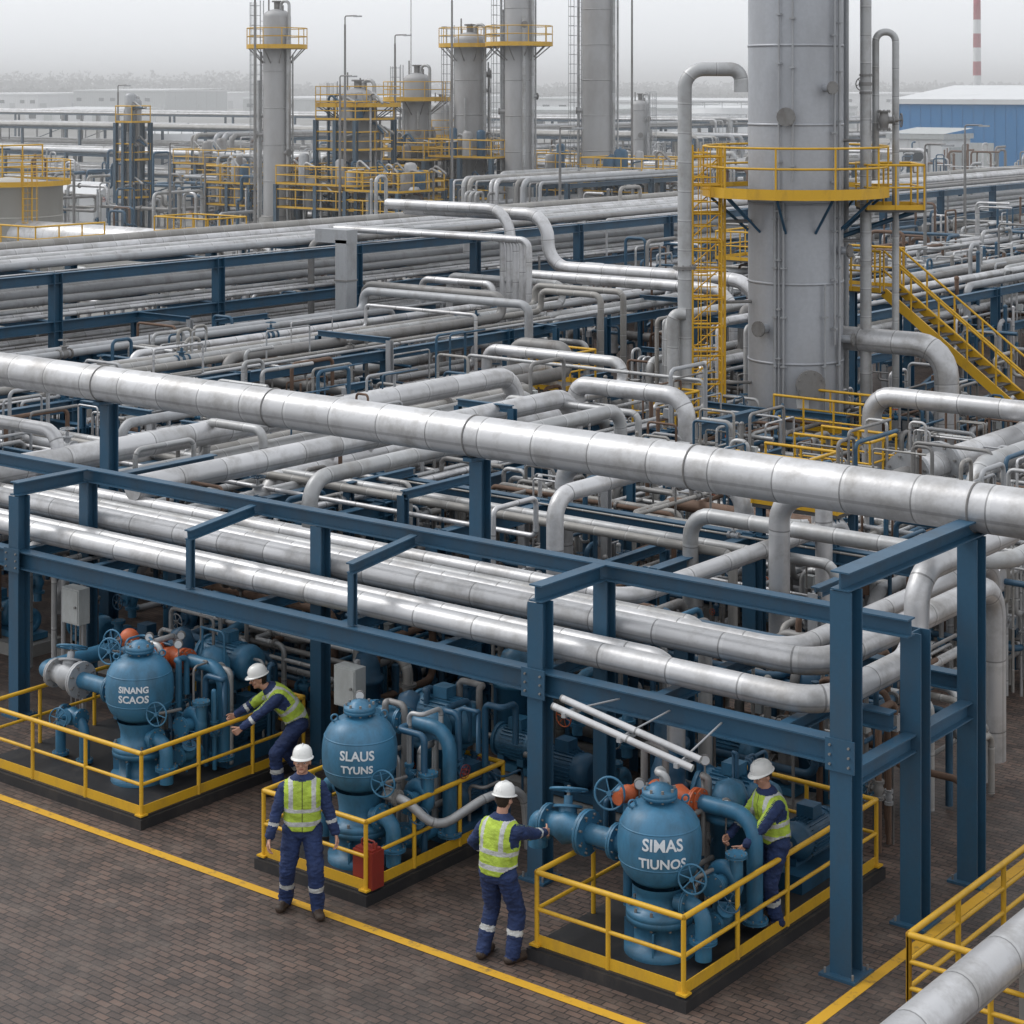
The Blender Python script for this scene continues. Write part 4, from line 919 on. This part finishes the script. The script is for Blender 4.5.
    hv,hn,hf=remesh(hb,.0058,2); Mi=M.inverted(); o=len(out.v); out.v.extend(tuple(q) for q in hv)
    for f in hf:
        l=Mi@(hv[f[0]]-hc); hair=(l.y<-.02 and l.z>-.07 and abs(l.x)<.078) or (l.z>.055) or (abs(l.x)>.055 and l.y<.02 and l.z>.02 and l.y>-.03)
        out.f.append(tuple(o+k for k in f)); out.m.append('hair' if hair else 'skin'); out.s.append(True); out.uv.append(None)
    for sg in(-1,1):
        out.sphere(tr((sg*.031,.0805,.006)),1,'eyewhite',10,(.013,.008,.007),M); out.sphere(tr((sg*.031,.088,.006)),.0048,'eyedark',8)
        out.sphere(tr((sg*.031,.089,.027)),1,'hair',8,(.018,.006,.004),M)
    out.sphere(tr((0,.0885,-.056)),1,'lips',10,(.024,.008,.0065),M)
    out.torus(top-td*.03,td,.075,.022,'navy',20,8)
    k=24; prof=[(1.0,0),(.99,.03),(.95,.07),(.83,.115),(.62,.145),(.35,.16),(0.001,.165)]
    hvv=[];hff=[]; HT=.014
    for (rr,zz) in prof:
        for j in range(k):
            a=2*math.pi*j/k; q=V((.102*rr*math.cos(a),.124*rr*math.sin(a)-.005,.042+HT+zz*.82)); hvv.append(tuple(tr(q)))
    for i in range(len(prof)-1):
        for j in range(k): hff.append((i*k+j,i*k+(j+1)%k,(i+1)*k+(j+1)%k,(i+1)*k+j))
    out.add(hvv,hff,'hat')
    br=[];bf=[]
    for (dr,zz) in((0,.048),(1,.040),(1,.034),(-.2,.036)):
        for j in range(k):
            a=2*math.pi*j/k; fr=max(0,math.sin(a))**2; e=dr*(.013+.032*fr)
            br.append(tuple(tr(((.102+e)*math.cos(a),(.124+e)*math.sin(a)-.005,zz+HT-(.008*fr if dr>0 else 0)))))
    for i in range(3):
        for j in range(k): bf.append((i*k+j,i*k+(j+1)%k,(i+1)*k+(j+1)%k,(i+1)*k+j))
    out.add(br,[q[::-1] for q in bf],'hat')
    for x_ in(-.03,0,.03):
        out.sweep([tr((x_*math.cos(a*.9),.122*math.cos(a)-.005,.045+HT+(.139-abs(x_)*.3)*math.sin(a))) for a in[math.pi*(.1+.8*j/10) for j in range(11)]],.006,'hat',6)
    ob=out.obj('worker'); ob.location=(pos[0],pos[1],z0); ob.rotation_euler=(0,0,face); ob.scale=sc
    return ob
def ang(f): return math.atan2(-f.x,f.y)
toc=V((.616,-.787,0)); rgt=V((.787,.616,0)); S_=(1.12,1.08,1.0)
worker((-15.48,15.93),ang(toc+rgt*.1),feet=((-.15,.12),(.17,-.12)),toes=(-.2,.35),hands=((-.34,.06,.86),(.33,.12,.86)),look=(.1,.10),curl=(28,28),sc=S_)
worker((-12.95,16.3),ang(-toc+rgt*.75),feet=((-.16,-.02),(.14,.05)),toes=(-.2,.25),chest=(.02,.10,1),hands=((-.28,.24,1.0),(.16,.56,1.22)),hhint=((-1,-.6,-.6),(1,-.3,-.6)),curl=(35,50),look=(-.1,-.2),sc=S_)
worker((-10.92,18.62),ang(-rgt*1+toc*.45),z0=.155,feet=((-.12,.05),(.12,-.06)),toes=(-.2,.2),chest=(0,.2,1),hands=((-.12,.45,.98),(.14,.46,1.02)),hhint=((-.8,-.5,-.8),(.8,-.5,-.8)),curl=(55,55),look=(0,-.3),sc=(1.08,1.05,.97))
worker((-18.3,18.55),ang(-rgt*1+toc*.25),pelvis=(0,-.12,.88),chest=(0,.75,.80),feet=((-.14,.12),(.14,-.28)),toes=(-.2,.3),hands=((-.2,.72,.80),(.2,.76,.86)),hhint=((-.8,-.5,.3),(.8,-.5,.3)),curl=(55,55),look=(0,-.25),sc=(1.1,1.08,1.03))

# ---------------------------------------------------------------- haze: real air volume beyond the near plant
hz=MB(); hz.box((0,0,0),(6000,4000,25),'haze'); ho=hz.obj('haze_air'); fw=V((-.616,.787,0)); ho.location=fw*(60+2000)+V((0,0,11.5)); ho.rotation_euler=(0,0,math.atan2(.616,.787))
# ---------------------------------------------------------------- light, camera
w=bpy.data.worlds.new('World'); scene.world=w; w.use_nodes=True; nt=w.node_tree; bg=nt.nodes['Background']
sky=nt.nodes.new('ShaderNodeTexSky'); sky.sky_type='NISHITA'; sky.sun_disc=False; sky.sun_elevation=math.radians(48); sky.air_density=1.0; sky.dust_density=4; sky.ozone_density=.5
sd=V((-.95,-.30,0)).normalized(); sky.sun_rotation=math.atan2(sd.x,sd.y)
hs=nt.nodes.new('ShaderNodeHueSaturation'); hs.inputs['Saturation'].default_value=.12; nt.links.new(sky.outputs[0],hs.inputs['Color'])
mx=nt.nodes.new('ShaderNodeMix'); mx.data_type='RGBA'; mx.inputs[0].default_value=.62; nt.links.new(hs.outputs[0],mx.inputs[6]); mx.inputs[7].default_value=(14.0,14.4,15.0,1)
nt.links.new(mx.outputs[2],bg.inputs[0]); bg.inputs[1].default_value=.1
sl=bpy.data.lights.new('sun','SUN'); sl.energy=1.0; sl.angle=math.radians(16); sl.color=(1,.98,.95); so=bpy.data.objects.new('sun',sl); scene.collection.objects.link(so)
e=math.radians(48); so.rotation_euler=V((sd.x*math.cos(e),sd.y*math.cos(e),math.sin(e))).to_track_quat('Z','Y').to_euler()
cd=bpy.data.cameras.new('camera'); cd.sensor_width=36; cd.lens=36*1953/1024; cd.shift_y=-(512-88)/1024; cd.clip_end=12000; cd.clip_start=.5
co=bpy.data.objects.new('camera',cd); scene.collection.objects.link(co); co.location=(0,0,9.3); co.rotation_euler=(math.pi/2,0,math.atan2(.616,.787)); scene.camera=co
scene.view_settings.view_transform='Standard'; scene.view_settings.look='None'; scene.view_settings.exposure=0
print('BUILD',time.time()-T0)
